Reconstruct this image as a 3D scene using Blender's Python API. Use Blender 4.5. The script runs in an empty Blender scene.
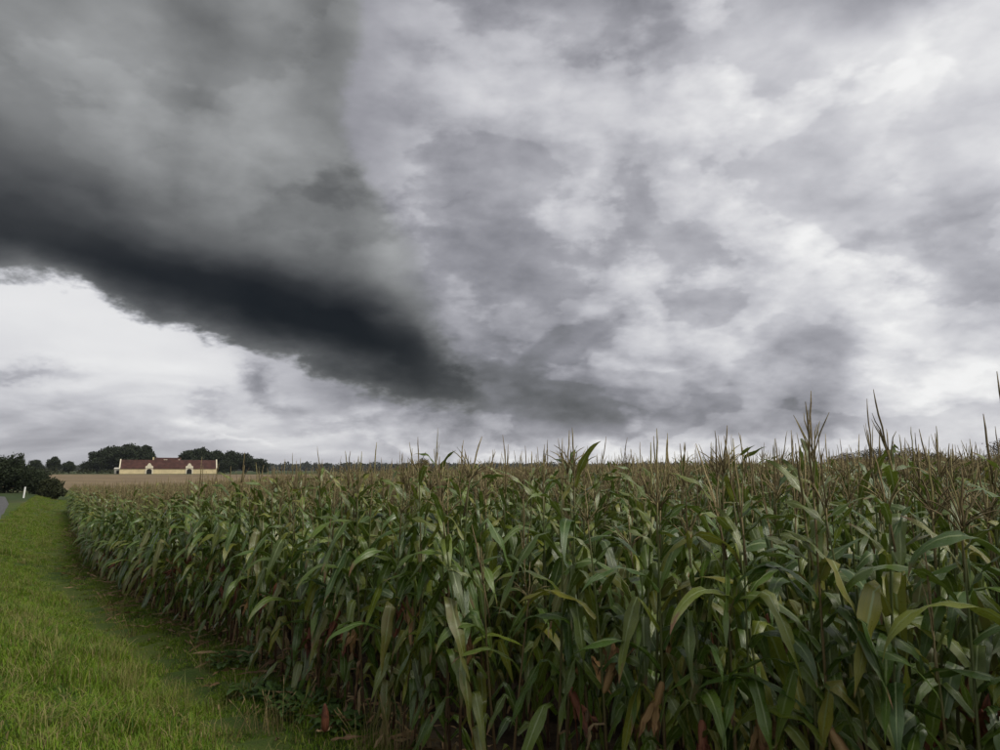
import bpy, bmesh, math, random
import numpy as np
from mathutils import Vector, Matrix, Euler, noise as mnoise

R = math.radians
random.seed(7)
rng = np.random.default_rng(7)
scene = bpy.context.scene
col = scene.collection

# ------------------------------------------------------------------ camera
EYE = 2.3                       # camera height above the soil of the maize field
FPX = 714.0                     # focal length in pixels of the 1000 px wide photograph
PITCH = math.atan(95 / FPX)     # horizon sits 95 px below the picture's centre
cam_data = bpy.data.cameras.new('camera')
cam_data.sensor_width = 36.0
cam_data.lens = FPX / 1000 * 36.0
cam_data.clip_start = 0.05
cam_data.clip_end = 20000
cam = bpy.data.objects.new('camera', cam_data)
cam.location = (0, 0, EYE)
cam.rotation_euler = (R(90) + PITCH, 0, 0)
col.objects.link(cam)
scene.camera = cam

def direction(px, py):
    """unit direction of a pixel of the photograph (x right, y forward, z up)"""
    x, y = (px - 500) / FPX, (375 - py) / FPX
    c, s = math.cos(PITCH), math.sin(PITCH)
    v = Vector((x, c - s * y, s + c * y))
    return v.normalized()

def azel(px, py):
    v = direction(px, py)
    return math.atan2(v.x, v.y), math.asin(v.z)

def at_depth(px, py, Y):
    """point at forward distance Y along a pixel's ray"""
    v = direction(px, py)
    return Vector((0, 0, EYE)) + v * (Y / v.y)

# ------------------------------------------------------------------ exposure
scene.view_settings.view_transform = 'Standard'
scene.view_settings.look = 'None'
scene.view_settings.gamma = 1.0
scene.view_settings.exposure = 0.75
scene.view_settings.use_curve_mapping = False
scene.render.engine = 'CYCLES'
scene.cycles.max_bounces = 6
scene.cycles.diffuse_bounces = 2
scene.cycles.glossy_bounces = 2
scene.cycles.transmission_bounces = 3
scene.cycles.transparent_max_bounces = 6
scene.cycles.volume_bounces = 0
scene.cycles.use_denoising = True
scene.cycles.sample_clamp_indirect = 4.0

# ------------------------------------------------------------------ node expressions
class Net:
    """tiny helper that turns python arithmetic into shader math nodes"""
    def __init__(self, tree): self.t = tree
    def node(self, kind, **kw):
        n = self.t.nodes.new(kind)
        for k, v in kw.items(): setattr(n, k, v)
        return n
    def link(self, a, b): self.t.links.new(a, b)
    def put(self, sock, v):
        if isinstance(v, Ex): self.link(v.s, sock)
        elif hasattr(v, 'links'): self.link(v, sock)
        else: sock.default_value = v
    def math(self, op, *a, clamp=False):
        n = self.node('ShaderNodeMath', operation=op, use_clamp=clamp)
        for i, v in enumerate(a): self.put(n.inputs[i], v)
        return Ex(self, n.outputs[0])
    def vmath(self, op, *a, out=0):
        n = self.node('ShaderNodeVectorMath', operation=op)
        for i, v in enumerate(a): self.put(n.inputs[i], v)
        return Ex(self, n.outputs[out])
    def vscale(self, v, f):
        n = self.node('ShaderNodeVectorMath', operation='SCALE')
        self.put(n.inputs[0], v); self.put(n.inputs['Scale'], f)
        return Ex(self, n.outputs[0])
    def xyz(self, x=0.0, y=0.0, z=0.0):
        n = self.node('ShaderNodeCombineXYZ')
        for i, v in enumerate((x, y, z)): self.put(n.inputs[i], v)
        return Ex(self, n.outputs[0])
    def sep(self, v):
        n = self.node('ShaderNodeSeparateXYZ'); self.put(n.inputs[0], v)
        return [Ex(self, n.outputs[i]) for i in range(3)]
    def noise(self, v, scale, detail=4.0, rough=0.5, dist=0.0, lac=2.0, colour=False, kind='FBM', norm=True):
        n = self.node('ShaderNodeTexNoise', noise_dimensions='3D', noise_type=kind, normalize=norm)
        self.put(n.inputs['Vector'], v)
        for k, x in (('Scale', scale), ('Detail', detail), ('Roughness', rough), ('Distortion', dist), ('Lacunarity', lac)):
            self.put(n.inputs[k], x)
        return Ex(self, n.outputs[1 if colour else 0])
    def smooth(self, v, a, b, lo=0.0, hi=1.0, kind='SMOOTHSTEP'):
        n = self.node('ShaderNodeMapRange', interpolation_type=kind)
        for i, x in enumerate((v, a, b, lo, hi)): self.put(n.inputs[i], x)
        return Ex(self, n.outputs[0])
    def curve(self, v, pts):
        """piecewise curve through (x, y); x and y in any range"""
        xs = [p[0] for p in pts]; ys = [p[1] for p in pts]
        x0, x1, y0, y1 = min(xs), max(xs), min(ys), max(ys)
        if y1 - y0 < 1e-9: y1 = y0 + 1
        n = self.node('ShaderNodeFloatCurve')
        c = n.mapping.curves[0]
        q = sorted(((x - x0) / (x1 - x0), (y - y0) / (y1 - y0)) for x, y in pts)
        while len(c.points) < len(q): c.points.new(0.5, 0.5)
        for p, (a, b) in zip(c.points, q): p.location = (a, b); p.handle_type = 'AUTO_CLAMPED'
        n.mapping.update()
        self.put(n.inputs['Value'], self.smooth(v, x0, x1, 0.0, 1.0, 'LINEAR'))
        return Ex(self, n.outputs[0]) * (y1 - y0) + y0
    def mix(self, f, a, b):
        n = self.node('ShaderNodeMix', data_type='FLOAT')
        self.put(n.inputs[0], f); self.put(n.inputs[2], a); self.put(n.inputs[3], b)
        return Ex(self, n.outputs[0])
    def mixc(self, f, a, b, blend='MIX'):
        n = self.node('ShaderNodeMix', data_type='RGBA', blend_type=blend)
        self.put(n.inputs[0], f)
        self.put(n.inputs[6], a if not isinstance(a, tuple) else (*a[:3], 1)); self.put(n.inputs[7], b if not isinstance(b, tuple) else (*b[:3], 1))
        return Ex(self, n.outputs[2])
    def ramp(self, v, stops, interp='LINEAR'):
        n = self.node('ShaderNodeValToRGB'); n.color_ramp.interpolation = interp
        e = n.color_ramp.elements
        while len(e) < len(stops): e.new(0.5)
        for el, (p, c) in zip(e, stops): el.position = p; el.color = (*c[:3], 1)
        self.put(n.inputs[0], v)
        return Ex(self, n.outputs[0])

class Ex:
    def __init__(self, net, s): self.n = net; self.s = s
    def __add__(a, b): return a.n.math('ADD', a, b)
    __radd__ = __add__
    def __mul__(a, b): return a.n.math('MULTIPLY', a, b)
    __rmul__ = __mul__
    def __sub__(a, b): return a.n.math('SUBTRACT', a, b)
    def __rsub__(a, b): return a.n.math('SUBTRACT', b, a)
    def __truediv__(a, b): return a.n.math('DIVIDE', a, b)
    def __pow__(a, b): return a.n.math('POWER', a, b)
    def __rtruediv__(a, b): return a.n.math('DIVIDE', b, a)
# ------------------------------------------------------------------ world: storm clouds under a bright overcast
SUN_AZ, SUN_EL = R(122), R(48)      # behind thin bright cloud over the right shoulder

def build_world():
    world = bpy.data.worlds.new('World')
    scene.world = world
    world.use_nodes = True
    t = world.node_tree
    t.nodes.clear()
    N = Net(t)
    tc = N.node('ShaderNodeTexCoord')
    D = Ex(N, tc.outputs['Generated'])
    dx, dy, dz = N.sep(D)
    zc = N.math('MAXIMUM', dz, 0.0)
    # cloud-deck coordinates: foreshortened towards the horizon
    inv = 1.15 / (zc + 0.50)
    Q = N.xyz(dx * inv, dy * inv, zc * 1.5)
    # ragged displacement of every large form, coarse to fine
    w1 = N.vmath('SUBTRACT', N.noise(Q, 1.6, 2, 0.45, colour=True), (0.5, 0.5, 0.5))
    w2 = N.vmath('SUBTRACT', N.noise(Q, 5.0, 5, 0.52, colour=True), (0.5, 0.5, 0.5))
    az = N.math('ARCTAN2', dx, dy)
    el = N.math('ARCSINE', dz)
    P0 = N.xyz(az, el, 0.0)
    w3 = N.vmath('SUBTRACT', N.noise(Q, 22.0, 5, 0.6, colour=True), (0.5, 0.5, 0.5))
    P = N.vmath('ADD', P0, N.vmath('ADD', N.vmath('ADD', N.vscale(w1, 0.09), N.vscale(w2, 0.085)), N.vscale(w3, .034)))
    pa, pe, _ = N.sep(P)
    # gentler version for soft forms
    Ps = N.vmath('ADD', P0, N.vmath('ADD', N.vscale(w1, 0.14), N.vscale(w2, 0.075)))

    Pm = N.vmath('ADD', P0, N.vmath('ADD', N.vscale(w1, 0.10), N.vscale(w2, 0.045)))
    Pt = N.vmath('ADD', P0, N.vmath('ADD', N.vscale(w1, 0.03), N.vscale(w2, 0.035)))
    def blob(px, py, rx, ry, amp, rot=0.0, src=None):
        """soft elliptical patch of cloud, centre and half axes given in photograph pixels"""
        a, e = azel(px, py)
        a1, e1 = azel(px + 10, py); a2, e2 = azel(px, py - 10)
        sx = math.hypot(a1 - a, e1 - e) / 10; sy = math.hypot(a2 - a, e2 - e) / 10
        m = N.node('ShaderNodeMapping', vector_type='TEXTURE')
        N.put(m.inputs['Vector'], src or Ps)
        m.inputs['Location'].default_value = (a, e, 0)
        m.inputs['Rotation'].default_value = (0, 0, R(rot))
        m.inputs['Scale'].default_value = (rx * sx, ry * sy, 1)
        d = N.vmath('DOT_PRODUCT', Ex(N, m.outputs[0]), Ex(N, m.outputs[0]), out=1)
        return N.math('POWER', 0.3679, d) * amp

    # ---- broken overcast behind everything: brightness by compass direction, one curve per height above the horizon
    ga, ge, _ = N.sep(Ps)
    L = None
    for i, (y, vals) in enumerate(DECK):
        row = N.curve(ga, [(-3.3, .78), (-1.6, .74)] + [(azel(x, y)[0], v) for x, v in zip(DECK_X, vals)] + [(1.7, .86), (3.3, .78)])
        e = azel(500, y)[1]
        L = row if L is None else N.mix(N.smooth(ge, e_last, e), L, row)
        e_last = e
    # mottled structure of the high deck: broad swells, billows and torn wisps, lit from the upper right
    QW = N.vmath('ADD', Q, N.vscale(w1, 0.12))
    def pair(v, scale, detail, rough, dist, d):
        a = N.noise(v, scale, detail, rough, dist)
        b = N.noise(N.vmath('ADD', v, (d, -d * .3, d * .9)), scale, detail, rough, dist)
        return a, a - b
    n1, e1 = pair(QW, 2.0, 6, 0.48, 0.25, .06)
    n3, e3 = pair(Q, 4.8, 8, 0.55, 0.0, .026)
    n5 = N.noise(QW, 1.0, 3, 0.45, 0.2)
    def billow(v, scale, detail, d):
        out = []
        for q in (v, N.vmath('ADD', v, (d, -d * .3, d * .9))):
            b = N.node('ShaderNodeTexVoronoi', voronoi_dimensions='3D', feature='F1', normalize=True)
            N.put(b.inputs['Vector'], q)
            for k, x in (('Scale', scale), ('Detail', detail), ('Roughness', .5), ('Lacunarity', 2.3), ('Randomness', 1.0)): b.inputs[k].default_value = x
            out.append(1.0 - Ex(N, b.outputs['Distance']))
        return out[0], out[0] - out[1]
    QB = N.vmath('ADD', Q, N.vmath('ADD', N.vscale(w1, 0.10), N.vscale(w2, 0.16)))
    v1, b1 = billow(QB, 2.6, 2.0, .06)
    fade = N.smooth(az, -.30, -.10)
    puff = N.smooth(n1 + (n3 - .5) * .40, .46, .56)
    wisp = N.smooth(n3 + (n1 - .5) * .5, .50, .66)
    # sharper lobes: fronts of nearer masses standing out against what lies behind them
    lobe = n1 + (v1 - .66) * .55 + (n3 - .5) * .30
    crisp = N.smooth(lobe, .485, .515)
    crisp2 = N.smooth(N.noise(N.vmath('ADD', QB, (3.1, 1.7, 0.4)), 1.5, 7, .50, .3) + (v1 - .66) * .35, .50, .535)
    L = L + ((crisp - .5) * .045 + (crisp2 - .5) * .055) * (fade * .95 + .03)
    L = L + ((puff - .5) * .045 + (n5 - .5) * .08 + (wisp - .4) * .035 - .012) * (fade * .9 + .05)
    L = L + (e1 * .45 + e3 * .32 + b1 * .38 + (v1 - .66) * .14) * (fade * .85 + .10)
    # flat bands and small lit heads of cloud low over the left horizon
    st = N.noise(N.xyz(az * 4.0, el * 15.0, 1.7), 1.7, 6, .52, .4)
    st2 = N.noise(N.xyz(az * 4.0 + .04, el * 15.0 - .14, 1.7), 1.7, 6, .52, .4)
    band = N.smooth(el, .17, .05) * N.smooth(az, .1, -.25) * N.smooth(el, -.02, .02)
    L = L + ((st - .5) * .18 + (st - st2) * .26) * band
    for b in BACK_BLOBS: L = L + blob(*b, src=P)
    L = N.math('MINIMUM', L, 0.93 + (L - 0.93) * 0.2)

    # ---- the dark shelf cloud
    edge = N.curve(pa, [(azel(x, y)[0], azel(x, y)[1]) for x, y in SHELF_EDGE])
    h = (pe - edge) * FPX                      # pixels above the ragged lower rim
    side = N.curve(pe, [(azel(x, y)[1], azel(x, y)[0]) for x, y in SHELF_SIDE])
    r = (side - pa + N.sep(w2)[0] * .05 + (v1 - .66) * .05) * FPX                      # pixels inside the right-hand flank
    hs = (N.sep(Pm)[1] - N.curve(az, [(azel(x, y)[0], azel(x, y)[1]) for x, y in SHELF_EDGE])) * FPX
    shade = N.curve(hs * .75 + h * .25, SHELF_SHADE)
    # curtains of scud sweeping down to the rim
    S = N.vmath('ADD', N.xyz(az * 1.9 - el * .9, el * 1.3 + az * .5, 0.3), N.vscale(w1, .6))
    c1, k1 = pair(S, 2.6, 5, 0.42, 0.3, .07)
    up = N.smooth(hs, 40.0, 200.0)
    shade = shade + ((c1 - 0.5) * 0.10 + k1 * 0.16) * (up * .8 + .2)
    shade = shade + ((n3 - 0.5) * 0.08 + e3 * .16 + (puff - .5) * .03 + b1 * .26 + (v1 - .62) * .20) * (up * .7 + .3)
    shade = shade + ((crisp - .5) * .030 + (crisp2 - .5) * .070) * up
    for b in SHELF_BLOBS: shade = shade + blob(*b, src=Pm)
    shade = N.math('MAXIMUM', shade, 0.085)
    low = N.smooth(h, -5.0, 8.0)
    flank = N.smooth(r, N.curve(el, [(0, -52.0), (azel(390, 300)[1], -40.0), (azel(370, 100)[1], -9.0), (1.2, -12.0)]), 10.0)
    m = low * flank * N.smooth(az, -2.9, -2.1)
    L = N.mix(m, L, shade)
    # below the horizon the world is the dull land around
    L = N.mix(N.smooth(dz, -0.05, -0.005), 0.25, L)
    L = N.math('MAXIMUM', L, 0.05)
    lin = L ** 2.2
    # faint casts: violet grey in the middle tones, greenish in the shelf
    tint = N.ramp(L, [(0.0, (.94, 1.0, 1.04)), (.30, (.97, 1.0, 1.03)), (.52, (.965, .970, 1.08)), (.75, (.985, .985, 1.05)), (.92, (1.0, 1.0, 1.0))])
    tint = N.mixc(m * N.smooth(L, .25, .4), tint, (.975, 1.0, 1.01))
    cloud = N.vscale(tint, lin)
    sky = N.node('ShaderNodeTexSky', sky_type='NISHITA', sun_disc=False)
    sky.sun_elevation = SUN_EL
    sky.sun_rotation = SUN_AZ
    sky.air_density = 1.0
    STR = 0.1
    colr = N.mixc(0.985, Ex(N, sky.outputs[0]), N.vscale(cloud, SKY_GAIN / STR))
    bg = N.node('ShaderNodeBackground')
    N.put(bg.inputs[0], colr); bg.inputs[1].default_value = STR
    out = N.node('ShaderNodeOutputWorld')
    N.link(bg.outputs[0], out.inputs[0])
    world.cycles.sampling_method = 'MANUAL'
    world.cycles.sample_map_resolution = 512

SKY_GAIN = 0.62
# lower rim and right flank of the shelf cloud as seen from the road, in photograph pixels
SHELF_EDGE = [(-900, 190), (-300, 225), (0, 270), (60, 288), (110, 300), (160, 318), (240, 342), (300, 360), (350, 378), (400, 391), (450, 402), (520, 414), (600, 428), (760, 440), (1300, 450)]
SHELF_SIDE = [(150, -900), (330, -200), (364, 0), (374, 60), (362, 95), (386, 190), (396, 250), (404, 310), (425, 360), (448, 385), (462, 410), (470, 520)]
SHELF_SHADE = [(-60, .42), (0, .38), (9, .31), (20, .21), (32, .135), (48, .09), (64, .13), (86, .25), (112, .37), (150, .44), (200, .48), (250, .495), (300, .505), (420, .505), (900, .48)]
#            centre x, y, half axes, amount, turn
BACK_BLOBS = [(445, 325, 26, 55, .10, 18), (490, 190, 80, 90, .07, 0), (570, 345, 60, 24, .05, 0), (600, 25, 60, 40, .05, 0), (35, 375, 55, 8, -.16, 2), (225, 404, 22, 6, -.12, 0), (268, 380, 20, 13, -.26, 40), (290, 395, 22, 10, -.12, -20), (215, 436, 60, 6, .10, 2), (330, 415, 60, 8, -.10, -6), (470, 335, 30, 45, .06, 20)]
#  brightness of the deck at these picture columns, for picture rows from the horizon up to overhead
DECK_X = (-300, 0, 100, 200, 300, 400, 450, 500, 560, 620, 680, 740, 800, 850, 900, 960, 1100, 1400)
DECK = [
    (466, (.70, .66, .68, .74, .80, .84, .84, .85, .86, .87, .88, .88, .89, .90, .91, .91, .88, .86)),
    (440, (.68, .66, .66, .70, .80, .76, .70, .68, .68, .72, .78, .78, .80, .86, .90, .91, .88, .86)),
    (408, (.78, .82, .84, .84, .82, .62, .52, .50, .54, .58, .62, .62, .60, .66, .84, .84, .86, .86)),
    (375, (.84, .84, .88, .88, .74, .52, .50, .51, .55, .59, .64, .72, .62, .66, .80, .84, .84, .86)),
    (330, (.86, .88, .88, .86, .62, .54, .56, .54, .58, .66, .68, .78, .72, .74, .82, .72, .80, .86)),
    (280, (.84, .84, .82, .70, .60, .54, .54, .58, .64, .68, .71, .70, .72, .76, .78, .74, .80, .86)),
    (220, (.80, .80, .70, .60, .58, .56, .54, .54, .66, .65, .74, .74, .72, .77, .87, .92, .90, .88)),
    (160, (.70, .70, .60, .60, .57, .55, .60, .60, .69, .66, .72, .75, .75, .83, .87, .90, .90, .88)),
    (100, (.60, .60, .60, .60, .57, .55, .59, .63, .62, .64, .70, .75, .81, .82, .84, .89, .90, .88)),
    (30,  (.60, .60, .60, .60, .57, .57, .58, .62, .64, .64, .68, .73, .74, .68, .66, .78, .86, .88)),
    (-120, (.55, .55, .55, .55, .55, .58, .58, .58, .60, .60, .62, .66, .70, .70, .70, .74, .82, .86)),
]
SHELF_BLOBS = [(390, 352, 70, 22, -.05, -28), (150, 115, 40, 60, .05, 0), (335, 50, 36, 58, -.09, 0), (392, 270, 26, 85, .10, 8), (425, 335, 20, 42, .22, 22), (10, 196, 150, 36, .13, -8), (250, 150, 40, 110, .03, 10), (310, 200, 30, 90, .04, 12), (20, 100, 40, 70, .03, 0), (225, 40, 45, 70, -.03, 0), (40, 268, 60, 14, .07, -10)]
build_world()
sun_data = bpy.data.lights.new('sun', 'SUN')
sun_data.energy = 1.5
sun_data.angle = R(30)
sun_data.color = (1.0, 0.94, 0.82)
sun = bpy.data.objects.new('sun', sun_data)
sun.rotation_euler = Vector((-math.sin(SUN_AZ) * math.cos(SUN_EL), -math.cos(SUN_AZ) * math.cos(SUN_EL), -math.sin(SUN_EL))).to_track_quat('-Z', 'Y').to_euler()
col.objects.link(sun)

# ------------------------------------------------------------------ shared helpers
def tag(o, label=None, cat=None, group=None, kind=None):
    for k, v in (('label', label), ('category', cat), ('group', group), ('kind', kind)):
        if v: o[k] = v
    return o

def empty(name, loc=(0, 0, 0), rz=0.0):
    o = bpy.data.objects.new(name, None)
    o.location = loc; o.rotation_euler = (0, 0, rz); o.empty_display_size = 0.1
    col.objects.link(o)
    return o

def obj(name, mesh, parent=None, loc=(0, 0, 0), rot=(0, 0, 0), scale=(1, 1, 1)):
    o = bpy.data.objects.new(name, mesh)
    o.location = loc; o.rotation_euler = rot; o.scale = scale
    if parent is not None: o.parent = parent
    col.objects.link(o)
    return o

class MB:
    """collects faces, with a uv and two painted-on floats (rnd, dry) per vertex"""
    def __init__(self): self.v, self.f, self.uv, self.rnd, self.dry, self.mi = [], [], [], [], [], []
    def add(self, verts, faces, uv=None, rnd=0.0, dry=0.0, mi=0):
        b = len(self.v)
        self.v += [tuple(p) for p in verts]
        self.f += [tuple(b + i for i in f) for f in faces]
        self.mi += [mi] * len(faces)
        self.uv += uv if uv is not None else [(0.5, 0.5)] * len(verts)
        self.rnd += [rnd] * len(verts)
        self.dry += list(dry) if hasattr(dry, '__len__') else [dry] * len(verts)
    def join(self, o, M=None, rnd=None, mi=None):
        vs = [M @ Vector(p) for p in o.v] if M is not None else o.v
        b = len(self.v)
        self.v += [tuple(p) for p in vs]
        self.f += [tuple(b + i for i in f) for f in o.f]
        self.mi += o.mi if mi is None else [mi] * len(o.f)
        self.uv += o.uv; self.dry += o.dry
        self.rnd += o.rnd if rnd is None else [rnd] * len(o.v)
    def box(self, c, s, mi=0, rz=0.0):
        M = Matrix.Rotation(rz, 3, 'Z')
        vs = [Vector(c) + M @ Vector((sx * s[0] / 2, sy * s[1] / 2, sz * s[2] / 2)) for sz in (-1, 1) for sy in (-1, 1) for sx in (-1, 1)]
        self.add(vs, [(0, 2, 3, 1), (4, 5, 7, 6), (0, 1, 5, 4), (2, 6, 7, 3), (0, 4, 6, 2), (1, 3, 7, 5)], mi=mi)
    def tube(self, pts, rads, n=5, rnd=0.0, dry=0.0, mi=0, cap=True):
        vs, fs, uv = [], [], []
        m = len(pts)
        for i, p in enumerate(pts):
            p = Vector(p)
            t = (Vector(pts[min(i + 1, m - 1)]) - Vector(pts[max(i - 1, 0)])).normalized()
            a = t.orthogonal().normalized() if abs(t.z) < .9 else Vector((1, 0, 0)) - t * t.x
            a.normalize(); b = t.cross(a)
            for k in range(n):
                an = 2 * math.pi * k / n
                vs.append(p + (a * math.cos(an) + b * math.sin(an)) * rads[i]); uv.append((k / n, i / (m - 1)))
        for i in range(m - 1):
            for k in range(n):
                fs.append((i * n + k, i * n + (k + 1) % n, (i + 1) * n + (k + 1) % n, (i + 1) * n + k))
        if cap:
            fs.append(tuple(range((m - 1) * n, m * n))); fs.append(tuple(reversed(range(n))))
        self.add(vs, fs, uv, rnd, dry, mi)
    def mesh(self, name, mats, smooth=True):
        me = bpy.data.meshes.new(name)
        me.from_pydata(self.v, [], self.f)
        for m in (mats if isinstance(mats, (list, tuple)) else [mats]): me.materials.append(m)
        if any(self.mi): me.polygons.foreach_set('material_index', self.mi)
        loops = np.empty(len(me.loops), dtype=np.int32); me.loops.foreach_get('vertex_index', loops)
        uvl = me.uv_layers.new(name='UVMap')
        uvl.data.foreach_set('uv', np.array(self.uv, dtype=np.float32)[loops].ravel())
        for nm, arr in (('rnd', self.rnd), ('dry', self.dry)):
            at = me.attributes.new(nm, 'FLOAT', 'POINT'); at.data.foreach_set('value', np.array(arr, dtype=np.float32))
        me.polygons.foreach_set('use_smooth', [smooth] * len(self.f))
        me.update()
        return me

def material(name):
    m = bpy.data.materials.new(name); m.use_nodes = True
    t = m.node_tree; t.nodes.clear()
    N = Net(t)
    out = N.node('ShaderNodeOutputMaterial')
    return m, N, out

def principled(N, out, base, rough=0.6, spec=0.5, bump=None, bump_str=0.3, bump_dist=0.01, thin=0.0, thin_col=None):
    p = N.node('ShaderNodeBsdfPrincipled')
    N.put(p.inputs['Base Color'], base if not isinstance(base, tuple) else (*base, 1))
    N.put(p.inputs['Roughness'], rough)
    N.put(p.inputs['Specular IOR Level'], spec)
    if bump is not None:
        b = N.node('ShaderNodeBump'); N.put(b.inputs['Height'], bump)
        b.inputs['Strength'].default_value = bump_str; b.inputs['Distance'].default_value = bump_dist
        N.link(b.outputs[0], p.inputs['Normal'])
    sh = p.outputs[0]
    if thin:
        tr = N.node('ShaderNodeBsdfTranslucent'); N.put(tr.inputs[0], thin_col if thin_col is not None else base)
        mx = N.node('ShaderNodeMixShader'); mx.inputs[0].default_value = thin
        N.link(sh, mx.inputs[1]); N.link(tr.outputs[0], mx.inputs[2]); sh = mx.outputs[0]
    N.link(sh, out.inputs[0])

def attr(N, name, kind='GEOMETRY'):
    n = N.node('ShaderNodeAttribute', attribute_name=name, attribute_type=kind)
    return Ex(N, n.outputs['Fac'])

def simple_mat(name, c, rough=0.8, spec=0.3, scale=2.0, amount=0.25, coords='Object'):
    m, N, out = material(name)
    tc = N.node('ShaderNodeTexCoord')
    n = N.noise(Ex(N, tc.outputs[coords]), scale, 5, 0.6)
    c0 = tuple(x * (1 - amount) for x in c); c1 = tuple(min(1, x * (1 + amount)) for x in c)
    principled(N, out, N.mixc(N.smooth(n, .3, .7), c0, c1), rough, spec, n, .2)
    return m

# ------------------------------------------------------------------ lie of the land
EDGE = np.array([(36.0, -28.0), (13.0, -7.6), (5.1, .35), (1.15, 4.05), (-.95, 5.95), (-1.75, 6.9), (-3.5, 9.2), (-5.7, 12.0), (-8.6, 15.8), (-11.4, 19.7), (-16.6, 28.5), (-23.7, 40.0), (-31.7, 53.0), (-57.0, 95.0)])
FAR0, FARD = np.array((-34.5, 58.0)), np.array((1.0, .55))          # far headland of the maize field

def smoothstep(a, b, x):
    t = np.clip((np.asarray(x, dtype=float) - a) / (b - a), 0, 1)
    return t * t * (3 - 2 * t)

def edge_dist(x, y):
    """distance from the maize's edge, positive on the verge side"""
    x = np.atleast_1d(np.asarray(x, dtype=float)); y = np.atleast_1d(np.asarray(y, dtype=float))
    best = np.full(x.shape, 1e9); sign = np.ones(x.shape)
    for (ax, ay), (bx, by) in zip(EDGE[:-1], EDGE[1:]):
        dx, dy = bx - ax, by - ay
        t = np.clip(((x - ax) * dx + (y - ay) * dy) / (dx * dx + dy * dy), 0, 1)
        d = np.hypot(x - ax - t * dx, y - ay - t * dy)
        s = np.where(dx * (y - ay) - dy * (x - ax) > 0, 1.0, -1.0)
        m = d < best
        best = np.where(m, d, best); sign = np.where(m, s, sign)
    return best * sign

def tilt(x, y):
    x = np.asarray(x, dtype=float); y = np.asarray(y, dtype=float)
    r = np.hypot(x, y)
    right = 0.62 * np.tanh(np.maximum(x, 0) / 30.0) * (1 - smoothstep(120, 420, r))
    left = -1.15 * np.tanh(np.maximum(-x - 3.5, 0) / 24.0) * (1 - smoothstep(55, 260, r))      # a shallow dip along the verge
    return right + left

def height(x, y):
    x = np.atleast_1d(np.asarray(x, dtype=float)); y = np.atleast_1d(np.asarray(y, dtype=float))
    s = edge_dist(x, y)
    r = np.hypot(x, y)
    bank = 0.74 * smoothstep(0.6, 2.9, s) - .14 * np.exp(-((s - .45) / .4) ** 2) * (1 - smoothstep(25, 50, r)); bank = bank * (1 - smoothstep(60, 160, r))
    bumps = (np.sin(x * 2.1 + y * .7) * np.sin(y * 1.7 - x * .6) * .03 + np.sin(x * .63 + 1.3) * np.sin(y * .55) * .05) * smoothstep(.2, 1.2, s) * (1 - smoothstep(40, 80, r))
    return tilt(x, y) + bank + bumps

def hz(x, y): return float(height(x, y)[0])

def ground_hit(px, py):
    """where a pixel's ray meets the land"""
    v = direction(px, py); lo = .5
    for t in np.linspace(1.0, 900, 9000):
        p = Vector((0, 0, EYE)) + v * float(t)
        if p.z < hz(p.x, p.y): return p
    return p

def axis(lo, hi, step, far, grow=1.16):
    a = list(np.arange(lo, hi + step / 2, step))
    s = step; x = hi
    while x < far: s *= grow; x += s; a.append(x)
    s = step; x = lo
    while x > -far: s *= grow; x -= s; a.insert(0, x)
    return np.array(a)

def sheet(name, xs, ys, mat, dz=0.0, keep=None, attrs=None):
    X, Y = np.meshgrid(xs, ys)
    Z = height(X.ravel(), Y.ravel()) + dz
    V = np.column_stack((X.ravel(), Y.ravel(), Z))
    nx, ny = len(xs), len(ys)
    i = np.arange((nx - 1) * (ny - 1)); r, c = i // (nx - 1), i % (nx - 1)
    a = r * nx + c
    F = np.column_stack((a, a + 1, a + nx + 1, a + nx))
    if keep is not None:
        cx = V[F].mean(1); F = F[keep(cx[:, 0], cx[:, 1])]
    me = bpy.data.meshes.new(name)
    me.from_pydata(V.tolist(), [], F.tolist())
    me.materials.append(mat)
    for k, fn in (attrs or {}).items():
        at = me.attributes.new(k, 'FLOAT', 'POINT'); at.data.foreach_set('value', fn(V[:, 0], V[:, 1]).astype(np.float32))
    me.polygons.foreach_set('use_smooth', [True] * len(me.polygons))
    o = obj(name, me)
    tag(o, kind='structure')
    return o

# ground: bare loam in the maize, turf on the verge and beyond
def ground_material():
    m, N, out = material('ground')
    g = N.node('ShaderNodeNewGeometry'); P = Ex(N, g.outputs['Position'])
    v = attr(N, 'verge')
    a = N.noise(P, 1.1, 6, .6); b = N.noise(P, 9.0, 6, .65); c = N.noise(P, .02, 4, .5); f = N.noise(P, 40.0, 4, .6)
    soil = N.mixc(N.smooth(b, .3, .7), (.030, .021, .015), (.065, .047, .034))
    turf = N.mixc(N.smooth(a, .35, .65), (.040, .070, .014), (.085, .110, .024))
    turf = N.mixc(N.smooth(b, .58, .75), turf, (.080, .066, .034))
    far = N.mixc(N.smooth(c, .4, .6), (.040, .062, .020), (.085, .082, .034))
    base = N.mixc(N.smooth(v, 0.0, 1.0, 0, 1, 'LINEAR'), soil, turf)
    base = N.mixc(attr(N, 'far'), base, far)
    principled(N, out, base, .92, .2, b + f * .4, .8, .04)
    return m
gmat = ground_material()
def far_mask(x, y):
    d = (y - FAR0[1]) - FARD[1] / FARD[0] * (x - FAR0[0])
    return smoothstep(0.0, 4.0, d)
xs = axis(-48, 40, .55, 7000); ys = axis(-8, 74, .55, 7000)
sheet('ground', xs, ys, gmat, 0.0, None, {'verge': lambda x, y: smoothstep(-.75, -.1, edge_dist(x, y) + .25 * np.sin(x * 3.1) * np.sin(y * 2.3)), 'far': far_mask})

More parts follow.
